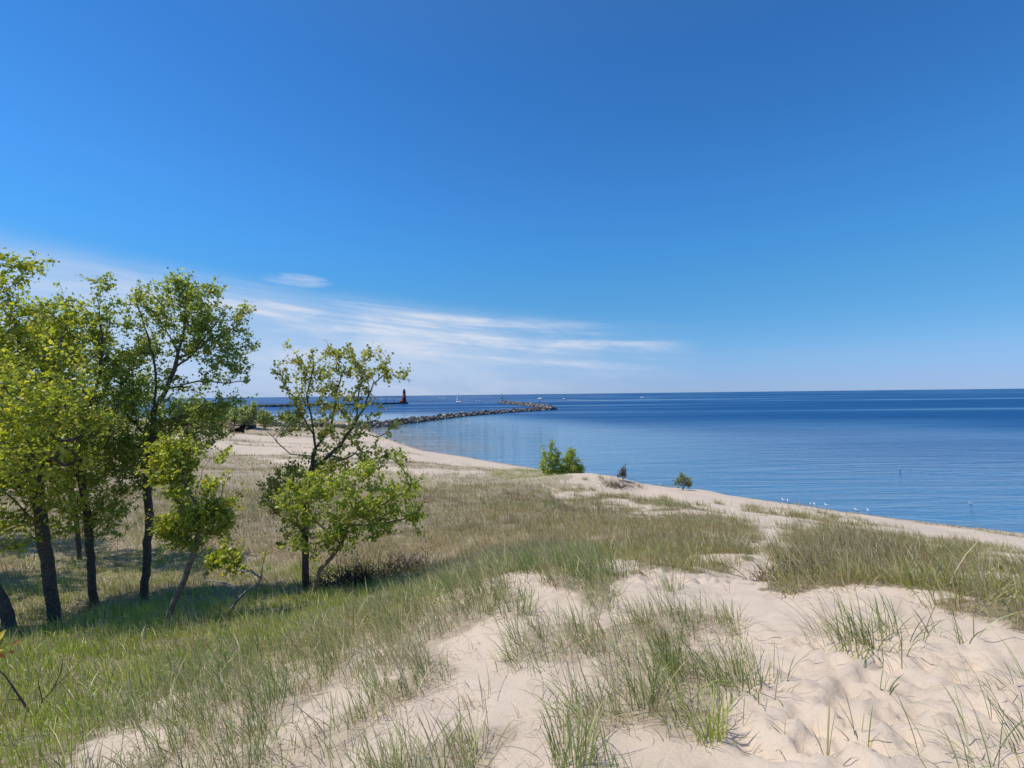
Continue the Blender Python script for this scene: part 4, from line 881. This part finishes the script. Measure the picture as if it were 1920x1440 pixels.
def wake(u0, u1, v, wd, label):
    a = px_z(u0, v, 0); b = px_z(u1, v, 0); n = 24; mb = MB(); r = []
    for i in range(n):
        t_ = i/(n-1); p = a*(1-t_)+b*t_; w_ = wd*(1-t_)*.5+wd*.08; w2 = w_*rng.uniform(.4, 1); r.append(np.array([(p[0], p[1]-w2, .03), (p[0], p[1]-w2*.4, .12), (p[0], p[1]+w2*.4, .12), (p[0], p[1]+w2, .03)]))
    mb.loft(r); o = mb.build('wake', m_foam); return tag(o, label, 'wake')
motorboat(1013, 748.3, 11, R(160), 'white cabin cruiser beyond the tip of the breakwater')
motorboat(1058, 749.5, 9, R(10), 'low white boat to the right of the cabin cruiser')
motorboat(1205, 746.3, 9, R(175), 'white boat alone on the open lake trailing a short wake')
motorboat(894, 752.2, 5, R(60), 'left of the two small craft between sailboat and green light tower')
motorboat(900.5, 754.2, 5, R(30), 'right of the two small craft between sailboat and green light tower')
motorboat(824, 747.2, 8, R(180), 'leftmost of three white boats between lighthouse and sailboat')
motorboat(830, 747.1, 9, R(180), 'middle of three white boats between lighthouse and sailboat')
motorboat(834, 747.4, 7, R(180), 'rightmost of three white boats between lighthouse and sailboat')
wake(1209, 1240, 746.2, 2.2, 'short white wake behind the lone boat on the open lake')
wake(1062, 1082, 749.2, 1.6, 'short white wake by the low boat right of the cruiser')
sp = px_z(861, 754.2, 0); root = empty('sailboat', (sp[0], sp[1], 0), 'white sailboat with one tall narrow sail between the lighthouse and the breakwater', 'boat', None, R(165))
mb = MB(); mb.loft(hull(9.5, 2.6, 1.0)); mb.build('hull', m_white, root)
mb = MB(); mb.box((-.8, 0, 1.3), (3.6, 1.6, .6), .8); mb.build('cabin', m_white, root)
mb = MB(); mb.tube([(.6, 0, .9), (.6, 0, 13)], [.10, .06], 6); mb.build('mast', m_steel, root)
mb = MB(); mb.tube([(.6, 0, 2.0), (-3.4, 0, 2.1)], .12, 6); mb.build('boom', m_steel, root)
mb = MB(); mb.loft([np.array([(4.5-z*.28, -.06, 1.2+z), (4.5-z*.28-w_*.5, .22, 1.2+z), (4.5-z*.28-w_, -.06, 1.2+z), (4.5-z*.28-w_*.5, .14, 1.2+z)]) for z, w_ in ((0, 1.9), (3, 1.7), (6, 1.2), (9, .7), (11, .15))]); mb.build('sail', m_sail, root)

# ------------------------------------------------------------------ gulls
def gull(floating):
    root = empty('gull', (0, 0, 0), 'x', 'gull', 'gulls on the beach and in the shallows'); lift = 0 if floating else .17
    mb = MB(); rings = []
    prof = [(-.25, .19, .012, .01), (-.18, .17, .035, .03), (-.08, .145, .06, .06), (.03, .14, .075, .075), (.10, .165, .068, .075), (.15, .21, .045, .05), (.17, .25, .036, .038), (.19, .285, .042, .042), (.22, .29, .036, .034), (.245, .285, .014, .014)]
    for x, z, ry, rz in prof:
        rings.append(np.array([(x-.02*math.sin(a), ry*math.cos(a), z+rz*math.sin(a)) for a in np.linspace(0, 2*math.pi, 10, endpoint=False)]))
    o = [np.array(r)+np.array([0, 0, lift-(.10 if floating else .03)]) for r in rings]
    mb.loft(o); mb.build('body', m_white, root, smooth=True); dz = lift-(.10 if floating else .03)
    for s in (-1, 1):
        mb = MB(); mb.loft([np.array([(x, s*(y-.006), z+dz), (x, s*(y+.012), z+dz-.01), (x, s*(y+.008), z+dz-.05*k), (x, s*(y-.01), z+dz-.05*k)]) for x, y, z, k in ((.09, .055, .21, .8), (.0, .07, .205, 1.3), (-.1, .06, .20, 1.1), (-.22, .03, .205, .5), (-.30, .01, .205, .1))])
        mb.build('wing', m_grey, root)
        if not floating:
            mb = MB(); mb.tube([(.01, s*.03, .15+.03), (.0, s*.03, .07), (.0, s*.03, 0)], .006, 4); mb.box((.025, s*.03, .004), (.06, .04, .008)); mb.build('leg', m_yel, root)
    mb = MB(); mb.loft([np.array([(.235, -.010, .275+dz), (.235, .010, .275+dz), (.235, 0, .292+dz)]), np.array([(.295, -.003, .265+dz), (.295, .003, .265+dz), (.295, 0, .272+dz)])]); mb.build('bill', m_yel, root)
    mb = MB(); mb.loft([np.array([(-.24, -.02, .195+dz), (-.24, .02, .195+dz), (-.24, 0, .215+dz)]), np.array([(-.33, -.012, .195+dz), (-.33, .012, .195+dz), (-.33, 0, .202+dz)])]); mb.build('tail', m_black, root)
    return root
gs = [(1469, 942, 120, 'gull facing left, outermost left of the beach row'), (1477, 943.5, 60, 'gull facing right, next to the outermost left one'), (1519.5, 949.5, 250, 'gull standing at the left of the middle pair'), (1527.5, 950.5, 80, 'gull standing at the right of the middle pair'),
      (1550, 952, 120, 'lone gull just right of the middle pair'), (1606.5, 961, 130, 'gull second from the right in the beach row'), (1628, 962.5, 80, 'gull at the right end of the beach row'), (1239, 912.5, 190, 'gull on the beach between the two shrubs'), (936, 868, 30, 'tiny distant gull on the beach left of the leafy bush')]
g0 = gull(False); g1 = gull(True); first = True
for (u, v, a, lb) in gs:
    o = g0 if first else copy_tree(g0); first = False
    p = px_z(u, v, 0); dl = p[:2]/np.linalg.norm(p[:2]); q = p
    for _ in range(25):
        z = gz(q[0], q[1]); q2 = px_z(u, v, z); q = q*.5+q2*.5
        if abs(q2[2]-z) < .003 and np.linalg.norm(q2-q) < .01: break
    o.location = (q[0], q[1], gz(q[0], q[1])); o.rotation_euler = (0, 0, R(a)); o['label'] = lb; o.scale = (.82,)*3
first = True
for (u, v, a, lb) in [(1687, 880.5, 190, 'gull floating on the lake, the farther of the two on the right'), (1820, 945, 170, 'gull floating close to shore at the far right'), (768, 811, 0, 'tiny white gull floating beside the inner breakwater'), (814, 806.5, 30, 'tiny white gull floating in the calm bay')]:
    o = g1 if first else copy_tree(g1); first = False
    p = px_z(u, v, 0); o.location = (p[0], p[1], 0); o.rotation_euler = (0, 0, R(a)); o['label'] = lb; o.scale = (.82,)*3
